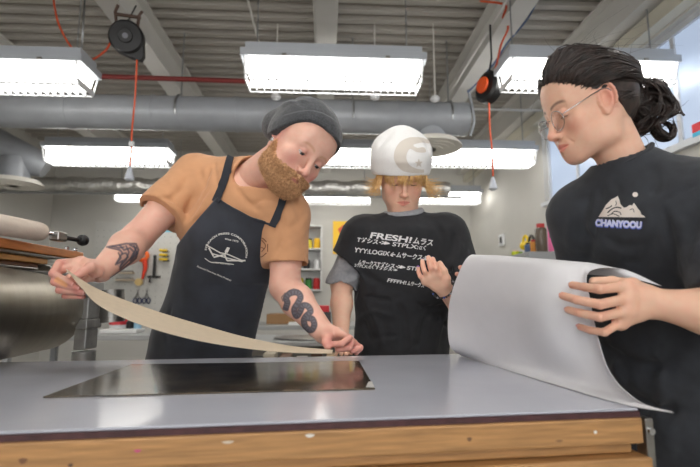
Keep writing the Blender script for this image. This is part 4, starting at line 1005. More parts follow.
paint_px(v, c, [(z6([(118, 160), (112, 142), (130, 120)]), .8), (z6([(150, 108), (175, 98), (200, 105)]), .8), (z6([(125, 200), (140, 205)]), 3)], (70, 72, 84), .7, .5)
parts.append((v, q, c))
# trunk under the clothes
f = Field(V(-.85, 1.2, .75), V(.0, 1.95, 1.62), .009)
f.add(Cone(CH, HP, .145, .135, (fdir, .68)), 0); f.add(Cone(SR, SL, .055, .055), .05); f.add(Cone((SR+SL)/2, NB, .08, .06), .04)
o, v, q, _ = fmesh('t', f, M_skin, False); parts.append((v, q, skin_colors(v, SKM, BLM)))
join_body('body', parts, M_skin, man)
# nails
nv = []; nf = []
def addnail(tip, prev, up, **k):
    a, b = nail(tip, prev, up, **k); n = len(nv); nv.extend(a); nf.extend([tuple(n+i for i in q) for q in b])
for ch in RHM[0][:3]: addnail(ch[-1], ch[-2], camdir(-.2, .1, 1))
addnail(LHM[1][-1], LHM[1][-2], camdir(.1, -.9, .5), w=.007, off=.0078)
mesh_obj('fingernail', nv, nf, mat('man nail', (226, 168, 156), .3), man, True)
# tan t-shirt
M_tan = mat('tan cotton', (198, 146, 106), .85, noise=.05, nscale=25, bump=.25, bscale=420, sheen=.15, dist=.0008)
f = Field(V(-.92, 1.1, .82), V(.02, 1.95, 1.66), .0045)
MS = (SR+SL)/2
f.add(Cone(MS-V(0, 0, .035)+(HP-MS)*.0, CH, .105, .155, (fdir, .72)), 0)
f.add(Cone(CH, HP, .160, .160, (fdir, .72)), .05)
f.add(Cone(SR, SL, .062, .062), .06); f.add(Cone(SR+(NB-SR)*.3, NB-(NB-to_world(frm, V(0, -.03, -.06)))*.0, .06, .07), .04); f.add(Cone(SL+(NB-SL)*.3, NB, .055, .068), .04)
back = -fdir; f.add(Cone(SR*.7+SL*.3+back*.04-V(0, 0, .03), SR*.4+SL*.6+back*.04-V(0, 0, .04), .1, .09), .06)
torso_f = f.f.copy(); dR = nrm(ER-SR); hemR = P(158, 216, 1.475); f.add(Cone(SR, SR+dR*.30, .070, .083), .05, cut=[plane(hemR, dR)])
dL = nrm(EL-SL); hemL = P(288, 264, 1.405); f.add(Cone(SL, SL+dL*.30, .064, .074), .045, cut=[plane(hemL, nrm(dL+V(0, 0, -.1)))])
# folds
for pts, w, a in [([(172, 222), (190, 205), (205, 180), (212, 165)], .012, -.008), ([(182, 232), (198, 215), (212, 190)], .01, .006), ([(165, 205), (180, 190), (190, 172)], .012, -.006), ([(176, 235), (192, 225), (215, 205)], .01, -.008),
                  ([(180, 246), (195, 238), (208, 226)], .008, .006), ([(178, 255), (192, 245), (200, 238)], .007, -.006), ([(230, 175), (245, 200), (262, 212)], .012, -.004), ([(284, 232), (296, 225), (306, 212)], .012, -.007), ([(278, 245), (292, 243), (308, 228)], .009, .005),
                  ([(282, 215), (284, 235), (276, 255)], .01, -.006), ([(155, 208), (168, 214), (176, 222)], .008, -.004), ([(290, 195), (297, 208), (300, 225)], .012, -.005), ([(170, 180), (178, 195), (182, 212)], .012, .005), ([(205, 152), (200, 170), (206, 190)], .012, -.004), ([(176, 226), (188, 208), (196, 190)], .006, -.006), ([(186, 238), (200, 226), (216, 214)], .006, -.006), ([(160, 198), (172, 200), (184, 212)], .007, -.005), ([(215, 160), (216, 178), (222, 192)], .008, -.004), ([(248, 208), (262, 200), (278, 202)], .008, -.004)]: crease_px(f, pts, max(w, .0085), a, 1.7)
tee_f = f.f.copy()
for c0, r0, r1, hm, dd_ in ((SR, .058, .072, hemR, dR), (SL, .055, .064, hemL, dL)): f.cut(Cone(hm-dd_*.05, hm+dd_*.2, r0, r1), .003)
nk = to_world(frm, V(0, -.028, -.05)); nd = nrm(nk-NB)
f.cut(Cone(NB+nd*.02-fdir*-.008, NB+nd*.22, .066, .085), .004); f.cut(Ell(NB+fdir*.062+nd*.035, (.052, .052, .04)), .006)
tee, tv, tf, _ = fmesh('t_shirt', f, M_tan, man, it=1, noise=[(.0016, 22, 4), (.0008, 60, 8)]); tee_bvh = bvh_of(tv, tf)
# collar rib: a ring where the shirt meets the neck
ring = []
u, w, d = frame_of(nd)
for a in np.linspace(0, 2*math.pi, 48, endpoint=False):
    q = u*math.cos(a)+w*math.sin(a); s_ = max(0, q@fdir); ring.append(NB+nd*(.028-.03*s_)+q*(.067+.03*s_*s_))
MB().tube(ring, .0048, 8, closed=True).build('collar_rib', M_tan, man, True)
crest = [(stroke_px([(259, 238), (256, 245), (258, 254)], .9)), stroke_px([(262, 240), (266, 246), (262, 252)], .8), stroke_px([(256, 241), (262, 238), (267, 242)], .9), stroke_px([(256, 251), (261, 257), (267, 253)], .9), stroke_px([(259, 246), (265, 249)], .8), stroke_px([(268, 244), (268, 252)], .9)]
decal('chest_print', tee_bvh, crest, mat('brown print', (112, 72, 50), .8), tee, .0014)
# apron: a cloth layer laid over the shirt front
M_apr = mat('dark blue apron denim', (36, 40, 50), .78, noise=.35, nscale=14, bump=.3, bscale=500, sheen=.2, dist=.0008)
fa = Field(f.lo, f.lo+f.h*(f.n-1), f.h); fa.f = torso_f; cen = CH*.5+HP*.5
fa.add(Cone(HP+V(0, 0, .08), HP-V(0, 0, .12), .165, .21, (fdir, .74)), .05); base_ = fa.f.copy()
for pts, w, a in [([(200, 270), (222, 283), (250, 288)], .014, -.007), ([(190, 300), (215, 315), (245, 318)], .014, .006), ([(240, 230), (262, 262), (268, 285)], .012, -.005), ([(178, 300), (170, 325), (172, 350)], .014, -.008), ([(205, 320), (200, 340), (202, 356)], .014, .006),
                  ([(235, 300), (250, 322), (252, 350)], .014, -.008), ([(160, 285), (152, 310), (152, 345)], .012, .007), ([(220, 322), (224, 340), (222, 356)], .01, -.006), ([(210, 215), (225, 260), (222, 290)], .016, .003), ([(258, 285), (246, 292), (228, 290)], .009, .006)]: crease_px(fa, pts, w, a, .9)
fa.f = fa.f-.0135
g = fa.grid(); pp = np.stack(g, -1); X, Y = proj(pp)
poly = [(217, 197), (232, 207), (252, 217), (275, 224), (273, 250), (270, 290), (268, 330), (266, 372), (264, 420), (128, 420), (133, 372), (139, 335), (147, 305), (158, 277), (172, 252), (190, 228), (205, 211)]
sd = polysd(X, Y, poly)*1.5/F
fa.f = np.maximum(fa.f, sd.astype(np.float32)); side = (pp-cen)@fdir
fa.f = np.maximum(fa.f, (-(side)-.02).astype(np.float32))
fa.f = np.maximum(fa.f, -base_+.0012)
apron, av, af, _ = fmesh('apron', fa, M_apr, man, it=2, noise=[(.0012, 26, 12)], islands=.2)
ap_bvh = bvh_of(av, af)
allb = BVHTree.FromPolygons([tuple(map(float, x)) for x in np.concatenate([tv, av])], [tuple(map(int, q)) for q in np.concatenate([tf, af+len(tv)])])
def strap(name, pts, w, m, par, off=.007):
    vs, fs = stroke_px(pts, w, smooth=8); q = []
    for x, y in vs:
        p = cast(allb, x, y, off); q.append(p)
    ok = [p is not None for p in q]; last = next((p for p in q if p is not None), V(0, 0, 0))
    q = [p if p is not None else last for p in q]; fs = [f_ for f_ in fs if all(ok[i] for i in f_)]
    o = mesh_obj(name, q, fs, m, par); s_ = o.modifiers.new('s', 'SOLIDIFY'); s_.thickness = .0022; s_.offset = 1; return o
M_strap = mat('apron strap', (30, 34, 44), .75, bump=.2, bscale=300)
strap('apron_strap', [(233, 152), (230.5, 160), (228, 170), (225, 181), (220, 194), (216.5, 202)], 7, M_strap, apron)
strap('apron_strap', [(285, 193), (282, 204), (278, 215), (273, 227)], 6.5, M_strap, apron)
strap('apron_hem', [(217, 199), (232, 209), (252, 219), (274, 225.5)], 2, M_strap, apron, .002)
M_prt = mat('white print', (214, 212, 206), .7)
ZA = lambda L: [(180+x/5.19, 210+y/5.19) for x, y in L]
items = []
# arched lettering
items.append(text_px('STARACH PRESS CORPORATION', 0, 0, 1, 1.9, arc=(226.2, 253, 19.6, 188, 374, .95), bold=.03))
items.append(text_px('since 1973', 225, 239.3, 13.5, 1.9, .24, .02))
items += [stroke_px(p, 1.15, smooth=0) for p in [ZA([(135, 180), (210, 222), (245, 228), (330, 265)]), ZA([(165, 225), (250, 250), (325, 268)])]]
items += [stroke_px(p, 1.5, smooth=0) for p in [ZA([(150, 195), (175, 240)]), ZA([(232, 232), (252, 195)]), ZA([(175, 245), (228, 232)]), ZA([(245, 262), (232, 232)]), ZA([(295, 262), (340, 262)]), ZA([(245, 262), (300, 262)])]]
items.append(poly_px(ZA([(232, 215), (245, 192), (260, 196), (248, 222)])))
items.append(stroke_px(ZA([(130, 250), (160, 270), (200, 272), (280, 282)]), .8, smooth=3))
items.append(text_px('ETCHING AND LITHO', 211.5, 262.8, 19, 1.0, .12, .01))
items.append(text_px('Essential Fine Arts Print Product', 197, 266.8, 37, 1.9, .4, .01, .15))
decal('printed_emblem', ap_bvh, items, M_prt, apron, .0012, 2.)
# charcoal beanie
M_bean = mat('charcoal wool', (56, 58, 62), .95, noise=.7, nscale=260, bump=.8, bscale=480, sheen=.3, dist=.0015)
fb = Field((-.13, -.18, -.08), (.13, .14, .19), .0026)
pn_ = nrm(V(0, -.36, .93)); edge = V(0, .085, .052)
fb.add(Ell((0, -.018, .042), (.087, .113, .093)), 0); fb.add(Ell((0, -.055, .06), (.075, .085, .07)), .04); fb.add(Ell((.07, -.022, .0), (.021, .05, .04)), .02); fb.add(Ell((-.07, -.022, .0), (.021, .05, .04)), .02); fb.add(Ell((0.03, -.125, .0), (.045, .042, .045)), .05)
fb.comb(Ell(edge-pn_*.5+V(0, -.08, -.03)*0, (.6, .6, .5), None), .004, 'sub') if False else None
gx = fb.grid(); ez = np.interp(gx[1], [-.16, -.11, -.05, -.02, .0, .03, .055, .075, .1], [-.05, -.045, -.036, -.022, .002, .046, .075, .086, .09]).astype(np.float32); pl_ = (ez-gx[2])*.75; fb.f = np.maximum(fb.f, pl_)
cuff = Field(fb.lo, fb.lo+fb.h*(fb.n-1), fb.h); cuff.add(Ell((0, -.018, .042), (.0905, .1165, .096)), 0); top_ = -pl_-.036
cf = np.maximum(np.maximum(cuff.f, pl_), top_); hh = np.maximum(.008-np.abs(fb.f-cf), 0)/.008; fb.f = np.minimum(fb.f, cf)-hh*hh*.008*.25
fb.cut(Ell((0, -.022, .028), (.0795, .099, .088)), .002)
fb.crease([V(.06, -.12, .09), V(.085, -.05, .09), V(.085, .03, .1)], .012, -.006); fb.crease([V(.075, -.1, .04), V(.09, -.06, .07), V(.07, 0, .12)], .012, .005); fb.crease([V(0, .02, .14), V(.02, -.04, .15), V(.02, -.1, .12)], .014, -.004)
fmesh('beanie', fb, M_bean, man, frm, it=1, noise=[(.001, 60, 3)])
# beard: thick short curls over jaw, chin and lip
def beard_curves(n, seed):
    r = np.random.default_rng(seed); out = []; tri = hv[hf].mean(1); nn = np.cross(hv[hf[:, 1]]-hv[hf[:, 0]], hv[hf[:, 2]]-hv[hf[:, 0]]); nn /= np.maximum(np.linalg.norm(nn, axis=1, keepdims=True), 1e-9)
    x, y, z = np.abs(tri[:, 0]), tri[:, 1], tri[:, 2]
    line = np.interp(y, [.0, .012, .03, .055, .075, .1], [-.02, -.026, -.046, -.056, -.052, -.046])
    ok = (z < line) & (z > -.135) & (y > .004+.6*np.maximum(0, -.075-z)) & ~((x < .015) & (np.abs(z+.0685) < .005) & (y > .07)) & ~((np.abs(z+.088) > 1)) & ~((y < .0) & (z < -.12))
    ok &= ~((x < .009) & (z > -.052)); I = np.where(ok)[0]; I = r.choice(I, n)
    for i in I:
        p = tri[i]; m = nn[i]; dn = nrm(m*.5+V(np.sign(p[0])*.08, .12, -.75)+r.normal(0, .24, 3)); L = r.uniform(.007, .015)*(1.5 if p[2] < -.08 else 1.)
        if p[2] > -.062 and abs(p[0]) < .03: L *= .6; dn = nrm(V(np.sign(p[0])*.7, .35, -.55)+r.normal(0, .2, 3))
        side_ = r.normal(0, 1, 3); s1 = side_*L*.09; out.append((np.array([p-m*.001, p+dn*L*.35+m*L*.18+s1, p+dn*L*.7+m*L*.16-s1, p+dn*L+m*L*.02]), [.0007, .00062, .0005, .0002]))
    return out
M_beard = mat('ginger beard', (200, 140, 92), .55, noise=.25, nscale=160, rgb2=(240, 196, 148))
fbase = Field((-.1, -.06, -.16), (.1, .13, .02), .003)
for s in (-1, 1):
    fbase.add(Cone((s*.062, .012, -.042), (s*.050, .022, -.080), .008, .012), .02); fbase.add(Cone((s*.050, .022, -.080), (s*.02, .068, -.100), .012, .015), .02); fbase.add(Cone((s*.05, .04, -.082), (s*.022, .072, -.09), .014, .014), .02)
fbase.add(Ell((0, .07, -.107), (.027, .022, .019)), .02)
fbase.add(Cone((-.018, .088, -.0545), (0, .097, -.053), .003, .004), .004); fbase.add(Cone((.018, .088, -.0545), (0, .097, -.053), .003, .004), .004)
bo, bv, bf, _ = fmesh('beard', fbase, M_beard, False, frm, it=2, noise=[(.0025, 130, 5)])
tv_, tf_ = tubes(beard_curves(11000, 3), 4); tv_ = to_world(frm, tv_)
mesh_obj('beard', np.concatenate([bv, tv_]), np.concatenate([bf, tf_+len(bv)]), M_beard, man, True)
# sideburn hair by the ear, ear plug
ear = to_world(frm, V(.0755, -.006, -.033)); ed = nrm(frm[1]@V(1, .2, -.1)); 
MB().lathe(ear, [(.0058, 0), (.0065, .003), (.0052, .004), (.0045, .0025), (.001, .0025)], 20, ed).build('ear_plug', M_chrome, man, True)
legs(man, [HP+V(-.09, .02, -.05), HP+V(.09, .02, -.05)], [V(-.62, 1.80, 0), V(-.36, 1.78, 0)], V(.1, -1, 0))
# ================================================================== person in the white beanie
kid = thing('person', 'person in white beanie and black printed t-shirt standing behind the table, hand raised', 'person', V(.17, 1.75, 0))
SKK, BLK = (236, 190, 164), (224, 146, 126)
G, U = camdir(.02, .45, .89), camdir(.02, -.89, .45)
frk = headframe(P(404.5, 182.5, 1.54), G, U, 1.02)
NB = P(404, 222, 1.66); SR, SL = P(362, 236, 1.66), P(447, 234, 1.64)
f = head_field(frk, NB, .0022, fem=True, lid=.6, jaw=.87, neckr=(.05, .056), nosek=.9)
o, hv, hf, hc = fmesh('h', f, M_skin, False, None, lambda v: head_colors(v, SKK, (222, 136, 124), BLK, (120, 84, 56), .02, .5, ear=.4), it=1, smooth_brow=70)
parts = [(to_world(frk, hv), hf, hc)]; eyes(frk, kid, (60, 44, 36), -.9); lashes(frk, kid, .6, mat('dark lash', (40, 30, 28), .6))
ER, WR_ = P(342, 284, 1.68), P(341, 336, 1.58)
f = Field(V(-.14, 1.40, .90), V(.10, 1.76, 1.45), .003)
limb(f, [SR, ER], [.045, .038], .02); limb(f, [ER, ER*.6+WR_*.4, WR_], [.037, .036, .025], .02)
q = lambda a, b, c: P(a, b, c)
fg = [[q(349, 344, 1.54), q(352, 348, 1.51), q(352, 351, 1.49), q(351, 353, 1.475)], [q(345, 345, 1.54), q(347, 349, 1.51), q(347, 352, 1.49), q(346, 354, 1.475)], [q(341, 345, 1.545), q(342, 349, 1.515), q(342, 352, 1.495), q(341, 354, 1.48)], [q(337, 345, 1.55), q(337, 349, 1.52), q(337, 352, 1.5), q(336, 354, 1.49)]]
th = [q(350, 340, 1.56), q(354, 343, 1.54), q(357, 346, 1.53), q(359, 349, 1.52)]
hand(f, WR_, fg, th, .0085, .0125)
o, v, qf, _ = fmesh('a', f, M_skin, False, None, None, it=1); parts.append((v, qf, skin_colors(v, SKK, BLK, 4)))
EL, WL = P(474, 322, 1.60), P(446, 291, 1.45)
f = Field(V(.16, 1.32, .90), V(.52, 1.76, 1.45), .0019)
limb(f, [SL, EL], [.045, .038], .02); limb(f, [EL, EL*.55+WL*.45, WL], [.038, .037, .0245], .02)
Z7 = lambda x, y, d: P(400+x/6.675, 240+y/6.675, d)
fg = [[Z7(258, 232, 1.415), Z7(243, 190, 1.40), Z7(230, 155, 1.405), Z7(219, 126, 1.42)],
      [Z7(222, 238, 1.42), Z7(205, 185, 1.40), Z7(195, 148, 1.405), Z7(190, 116, 1.42)],
      [Z7(188, 254, 1.42), Z7(163, 208, 1.405), Z7(153, 172, 1.41), Z7(149, 140, 1.425)],
      [Z7(168, 278, 1.425), Z7(135, 243, 1.415), Z7(124, 214, 1.42), Z7(121, 186, 1.435)]]
th = [Z7(305, 300, 1.42), Z7(312, 255, 1.41), Z7(296, 205, 1.405), Z7(266, 156, 1.41)]
hand(f, WL, fg, th, .0085, .0125); LHK = fg, th
o, v, qf, _ = fmesh('a', f, M_skin, False, None, None, it=1)
parts.append((v, qf, skin_colors(v, SKK, BLK, 6, [(p, .013, .35) for ch in fg for p in ch[1:3]])))
HPk = P(400, 372, 1.74); CHk = P(404, 275, 1.69); fk = nrm(V(-.02, -1, .05))
f = Field(V(-.1, 1.4, .75), V(.48, 1.95, 1.55), .009); f.add(Cone(CHk, HPk, .12, .12, (fk, .7)), 0); f.add(Cone(SR, SL, .045, .045), .05); f.add(Cone((SR+SL)/2, NB, .06, .05), .03)
o, v, qf, _ = fmesh('t', f, M_skin, False); parts.append((v, qf, skin_colors(v, SKK, BLK)))
join_body('body', parts, M_skin, kid)
nv.clear(); nf.clear()
for ch in LHK[0]+[LHK[1]]: addnail(ch[-1], ch[-2], camdir(-.1, -.15, 1), w=.0052, l=.009, off=.0058)
mesh_obj('fingernail', nv, nf, mat('violet nail', (150, 110, 190), .25), kid, True)
# grey long sleeves and collar under the t-shirt
M_gry = mat('grey sweatshirt', (150, 152, 156), .9, noise=.12, nscale=90, bump=.4, bscale=400, dist=.0008)
f = Field(V(-.2, 1.4, .95), V(.12, 1.9, 1.5), .004)
d1 = nrm(ER-SR); f.add(Cone(SR, ER, .046, .06), 0)
for i in range(5): a = i*1.3; f.crease([ER+V(-.07, -.05, .05-i*.022), ER+V(.0, -.075, .04-i*.02), ER+V(.07, -.04, .07-i*.024)], .009, -.006 if i % 2 else .006)
f.f = np.maximum(f.f, plane(ER+V(0, 0, -.012), (-.25, 0, -1))(f.grid())); f.cut(Cone(ER+V(0, 0, .02), ER+(WR_-ER)*.7, .043, .05), .004)
fmesh('sleeve', f, M_gry, kid, it=1, noise=[(.002, 30, 2)])
f = Field(V(.2, 1.35, .95), V(.55, 1.9, 1.5), .004); f.add(Cone(SL, EL, .058, .056), 0); f.f = np.maximum(f.f, plane(EL+(SL-EL)*.02, EL-SL)(f.grid())); fmesh('sleeve', f, M_gry, kid, it=1, noise=[(.002, 30, 2)])
nk = to_world(frk, V(0, -.028, -.06)); nd = nrm(nk-NB); u, w, _ = frame_of(nd)
ring = [NB+nd*(.034-.022*max(0, (u*math.cos(a)+w*math.sin(a))@fk))+(u*math.cos(a)+w*math.sin(a))*(.062+.006*max(0, (u*math.cos(a)+w*math.sin(a))@fk)) for a in np.linspace(0, 2*math.pi, 40, endpoint=False)]
MB().tube(ring, .014, 10, closed=True).build('grey_collar', M_gry, kid, True)
# black t-shirt
M_blk = mat('washed black cotton', (33, 34, 38), .86, noise=.15, nscale=30, bump=.25, bscale=420, sheen=.08, dist=.0008)
f = Field(V(-.2, 1.35, .78), V(.55, 2.0, 1.56), .0045); MS = (SR+SL)/2
f.add(Cone(MS-V(0, 0, .03), CHk, .115, .165, (fk, .68)), 0); f.add(Cone(CHk, HPk, .165, .175, (fk, .66)), .05); f.add(Cone(SR, SL, .056, .056), .06)
f.add(Cone(MS, NB, .09, .06), .04)
dR = nrm(ER-SR); hR = P(350, 264, 1.66); f.add(Cone(SR, SR+dR*.28, .070, .094), .05, cut=[plane(hR, nrm(dR+V(-.35, 0, 0)))])
dL = nrm(EL-SL); hL = P(464, 287, 1.6); f.add(Cone(SL, SL+dL*.3, .068, .088), .05, cut=[plane(hL, dL)])
for pts, w_, a in [([(356, 262), (366, 275), (385, 285)], .014, -.007), ([(350, 300), (362, 318), (372, 345)], .014, -.01), ([(365, 300), (378, 325), (384, 350)], .014, .008), ([(445, 262), (452, 248), (456, 232)], .012, -.01), ([(452, 272), (459, 255), (462, 240)], .012, .007), ([(440, 300), (425, 320), (420, 348)], .014, -.01), ([(446, 312), (438, 332), (436, 352)], .012, .008),
                  ([(396, 300), (404, 322), (402, 350)], .016, -.007), ([(415, 302), (430, 308), (446, 304)], .012, -.008), ([(352, 250), (360, 242), (366, 228)], .012, -.006), ([(372, 222), (366, 240), (362, 258)], .014, .005), ([(434, 222), (443, 238), (444, 256)], .014, -.006), ([(410, 325), (412, 340), (408, 352)], .01, .006), ([(388, 222), (380, 250), (376, 300)], .014, .004), ([(352, 285), (366, 296), (392, 300)], .010, -.008), ([(356, 322), (372, 312), (395, 316)], .010, .007), ([(456, 262), (446, 276), (428, 292)], .010, -.007), ([(362, 335), (380, 338), (400, 334)], .011, -.006), ([(420, 312), (436, 318), (450, 330)], .011, -.007)]: crease_px(f, pts, w_, a, 1.3)
f.cut(Cone(hR-dR*.05, hR+dR*.2, .056, .076), .003); f.cut(Cone(hL-dL*.06, hL+dL*.2, .056, .072), .003)
f.cut(Cone(NB+nd*.012+fk*.004, NB+nd*.2, .067, .09), .004)
ktee, kv, kf, _ = fmesh('t_shirt', f, M_blk, kid, it=1, noise=[(.0018, 20, 5), (.0008, 60, 8)]); kb = bvh_of(kv, kf)
ring = [NB+nd*(.016-.018*max(0, (u*math.cos(a)+w*math.sin(a))@fk))+(u*math.cos(a)+w*math.sin(a))*(.072+.004*max(0, (u*math.cos(a)+w*math.sin(a))@fk)) for a in np.linspace(0, 2*math.pi, 40, endpoint=False)]
MB().tube(ring, .006, 8, closed=True).build('collar_rib', M_blk, kid, True)
ZK = lambda x, y: (340+x/4.918, 215+y/4.918)
def tk(s_, x0, y0, x1, y1, h, b=.03, sh=0.):
    a, c = ZK(x0, y0), ZK(x1, y1); return text_px(s_, a[0], a[1], math.hypot(c[0]-a[0], c[1]-a[1]), h/4.918, math.atan2(c[1]-a[1], c[0]-a[0]), b, sh)
ROWS = {1: (145, 112, 455, 150, 29), 2: (83, 130, 420, 172, 20), 3: (70, 181, 425, 223, 22), 4: (85, 240, 385, 275, 19), 5: (70, 253, 280, 278, 14), 6: (232, 328, 410, 356, 18)}
def seg(r, s_, xa, xb, b=.03, hk=1.):
    x0, y0, x1, y1, h = ROWS[r]; yy = lambda x: y0+(x-x0)*(y1-y0)/(x1-x0); return tk(s_, xa, yy(xa), xb, yy(xb), h*hk, b, .12)
for it_ in [seg(1, 'FRESH!', 145, 352, .028), seg(1, 'ムラス', 358, 455, .03, .9), seg(2, 'Tガシス', 83, 186, .03), seg(2, '·≫', 192, 245, .04), seg(2, 'STPLX:', 256, 385, .02), seg(2, 'αく', 388, 422, .03), seg(3, 'YYY:LOGIX', 70, 245, .022), seg(3, '←', 247, 272, .04),
            seg(3, 'ムサークス·&', 276, 428, .03), seg(4, 'ムサークス', 88, 180, .03), seg(4, 'Tガシス', 183, 268, .03), seg(4, '·≫', 274, 320, .04), seg(4, 'STP', 328, 388, .02), seg(5, 'STPLX:', 70, 138, .01), seg(5, 'αく', 140, 166, .03), seg(5, 'Tガシス·≫', 176, 282, .03), seg(6, 'FFFFH!', 232, 325, .02), seg(6, 'ムサークス', 330, 412, .03)]:
    decal('printed_lettering', kb, [it_], mat('white ink', (226, 226, 226), .7), ktee, .0014, 2.5)
# bracelet
wd_ = nrm(EL-WL); u, w, _ = frame_of(wd_); cc = WL-wd_*.020; vs = MB()
M_brl = [mat('bead black', (34, 34, 38), .3), mat('bead grey', (150, 152, 160), .3), mat('bead blue', (52, 90, 190), .3)]
br = bpy.data.objects.new('bracelet', None); COL.objects.link(br); br['_e'] = 1; br.parent = kid; br.location = (0, 0, 0)
bm_ = MB(); g_ = MB(); bl = MB()
for i in range(30):
    a = i/30*2*math.pi; p = cc+(u*math.cos(a)+w*math.sin(a))*.0355; (bm_ if i % 3 else (g_ if i % 2 else bl)).lathe(p-V(0, 0, .003), [(.0018, 0), (.0034, .0015), (.0034, .0045), (.0018, .006)], 8)
bpy.data.objects.remove(br)
o_ = MB().tube([cc+(u*math.cos(a)+w*math.sin(a))*.034 for a in np.linspace(0, 6.283, 36, endpoint=False)], .0022, 6, closed=True).build('bracelet', M_brl[0], kid, True)
bm_.build('bead_mesh', M_brl[0], o_, True); g_.build('bead_mesh', M_brl[1], o_, True); bl.build('bead_mesh', M_brl[2], o_, True)
# white beanie
M_wb = mat('white jersey', (232, 231, 230), .85, noise=.03, nscale=200, bump=.5, bscale=420, dist=.001)
fb = Field((-.14, -.2, -.08), (.14, .14, .24), .0028)
fb.add(Ell((.004, -.018, .024), (.103, .115, .076)), 0); fb.add(Ell((.002, -.022, .068), (.099, .112, .069)), .03); fb.add(Ell((.0, -.055, .11), (.056, .055, .040)), .05); fb.add(Ell((.066, -.045, .075), (.030, .045, .040)), .03); fb.add(Ell((-.062, -.045, .07), (.034, .045, .045)), .03)
pn_ = nrm(V(0, -.30, .95)); edge = V(0, .085, .026); gx = fb.grid(); fb.f = np.maximum(fb.f, -plane(edge, pn_)(gx)); fb.cut(Ell((0, -.02, .026), (.08, .1, .088)), .002)
fb.crease([V(.085, .02, .07), V(.06, -.0, .13), V(.03, -.03, .18)], .014, -.006); fb.crease([V(-.085, .02, .07), V(-.07, .0, .13), V(-.03, -.03, .19)], .014, -.007); fb.crease([V(-.02, .05, .13), V(.0, .0, .17), V(.02, -.04, .2)], .014, -.005)
fb.crease([V(-.04, .09, .07), V(0, .1, .075), V(.05, .085, .07)], .014, .003); fb.crease([V(.09, 0, .05), V(.085, .03, .06), V(.05, .07, .08)], .012, .004)
hat, bv, bf, _ = fmesh('beanie', fb, M_wb, kid, frk, it=1, noise=[(.0016, 26, 3)]); hb = bvh_of(bv, bf)
ZH = lambda L: [(355+x/4.25, 115+y/4.25) for x, y in L]
outer = [(265, 95), (225, 98), (190, 118), (170, 150), (166, 185), (180, 215), (205, 238), (250, 246), (292, 244)]
inner = [(292, 232), (262, 228), (232, 212), (218, 185), (222, 160), (235, 145), (262, 158), (295, 160), (300, 150), (290, 138), (262, 140), (248, 128), (285, 118), (314, 122), (311, 108), (290, 98)]
stv = [(270+18*(1 if i % 2 == 0 else .42)*math.sin(i*math.pi/5), 205-20*(1 if i % 2 == 0 else .42)*math.cos(i*math.pi/5)) for i in range(10)]
decal('printed_emblem', hb, [poly_px(ZH([tuple(q[:2]) for q in spline([(*q, 0) for q in outer], 5)]+[tuple(q[:2]) for q in spline([(*q, 0) for q in inner], 5)]))], mat('taupe print', (206, 198, 188), .8), hat, .0014, 2.5)
decal('printed_star', hb, [poly_px(ZH(stv))], MATS['taupe print'], hat, .0014, 2.5)
# blond hair
M_bl = mat('blond hair', (232, 178, 108), .45, noise=.15, nscale=90, rgb2=(250, 214, 152))
cv = []; r = np.random.default_rng(11)
cx_ = r.uniform(-.07, .07, 26)
for i in range(240):      # fringe over the forehead
    x = float(np.clip(cx_[i % 26]+r.normal(0, .0025), -.072, .072)); yb = math.sqrt(max(0, 1-(x/.088)**2))*.099; z0_ = .036; L = .010+.03*abs(math.sin(i % 26*2.7))+(.02 if abs(x) > .035 else 0)+r.normal(0, .004); sw = (r.normal(0, .006)-.1*x)
    cv.append((sp([(x, yb-.012, z0_), (x+sw*.4, yb+.002, z0_-L*.4), (x+sw, yb+.001, z0_-L*.8), (x+sw*1.5, yb-.005, z0_-L)], 3), np.array([.0006]*7+[.0005, .0004, .0002])))
for s in (-1, 1):
    for i in range(130 if s < 0 else 110):  # sides flicking out
        y = r.uniform(-.06, .055); xx = s*.084*math.sqrt(max(0, 1-(y/.11)**2)); L = r.uniform(.03, .085); out = r.uniform(.004, .045)*(1.25 if s < 0 else 1.)
        cv.append((sp([(xx*.93, y, .035), (xx*1.0, y+.006, .01), (xx*1.04+s*.002, y+.012, -L*.4), (xx+s*out*.5, y+.016, -L*.75), (xx+s*out*1.3, y+.012+r.normal(0, .006), -L+r.uniform(0, .02))], 3), np.array([.0009]*9+[.0008, .0006, .0004, .0002])))
a, b = tubes(cv, 4); mesh_obj('hair', to_world(frk, a), b, M_bl, kid, True)
legs(kid, [HPk+V(-.08, 0, -.02), HPk+V(.08, 0, -.02)], [V(.06, 1.78, 0), V(.3, 1.78, 0)], V(0, -1, 0), None, .08)
# ================================================================== dark-haired woman with glasses
wom = thing('person', 'dark-haired woman in wire glasses and black t-shirt holding the white sheet upright', 'person', V(.72, 1.0, 0))
SKW, BLW = (228, 182, 156), (216, 134, 116)
G, U = camdir(-.93, .35, .08), camdir(-.36, -.93, -.1)
frw = headframe(P(556, 119, .98), G, U, .96)
SR, SL = P(580, 216, 1.06), P(724, 204, .88); NB = P(627, 171, .985)
f = head_field(frw, NB, .0016, fem=True, lid=.55, jaw=.97, neckr=(.047, .051), nosek=.95, cheek=1.03, cz=.009, eary=-.003)
o, hv, hf, hc = fmesh('h', f, M_skin, False, None, lambda v: head_colors(v, SKW, (214, 126, 112), BLW, (84, 62, 54), .021, .75, ear=.7, browth=.0038), it=1, smooth_brow=70)
hw = to_world(frw, hv); parts = [(hw, hf, hc)]; eyes(frw, wom, (50, 36, 30), -.9); lashes(frw, wom, .55, mat('dark lash', (40, 30, 28), .6))
Z8 = lambda x, y, d: P(540+x/4.375, 250+y/4.375, d)
EL, WL = P(748, 318, .80), P(652, 303, .85)
f = Field(V(.36, .62, .98), V(.86, 1.02, 1.40), .0018)
limb(f, [SL, EL], [.042, .038], .02); limb(f, [EL, EL*.62+WL*.38, WL], [.038, .0385, .0255], .02)
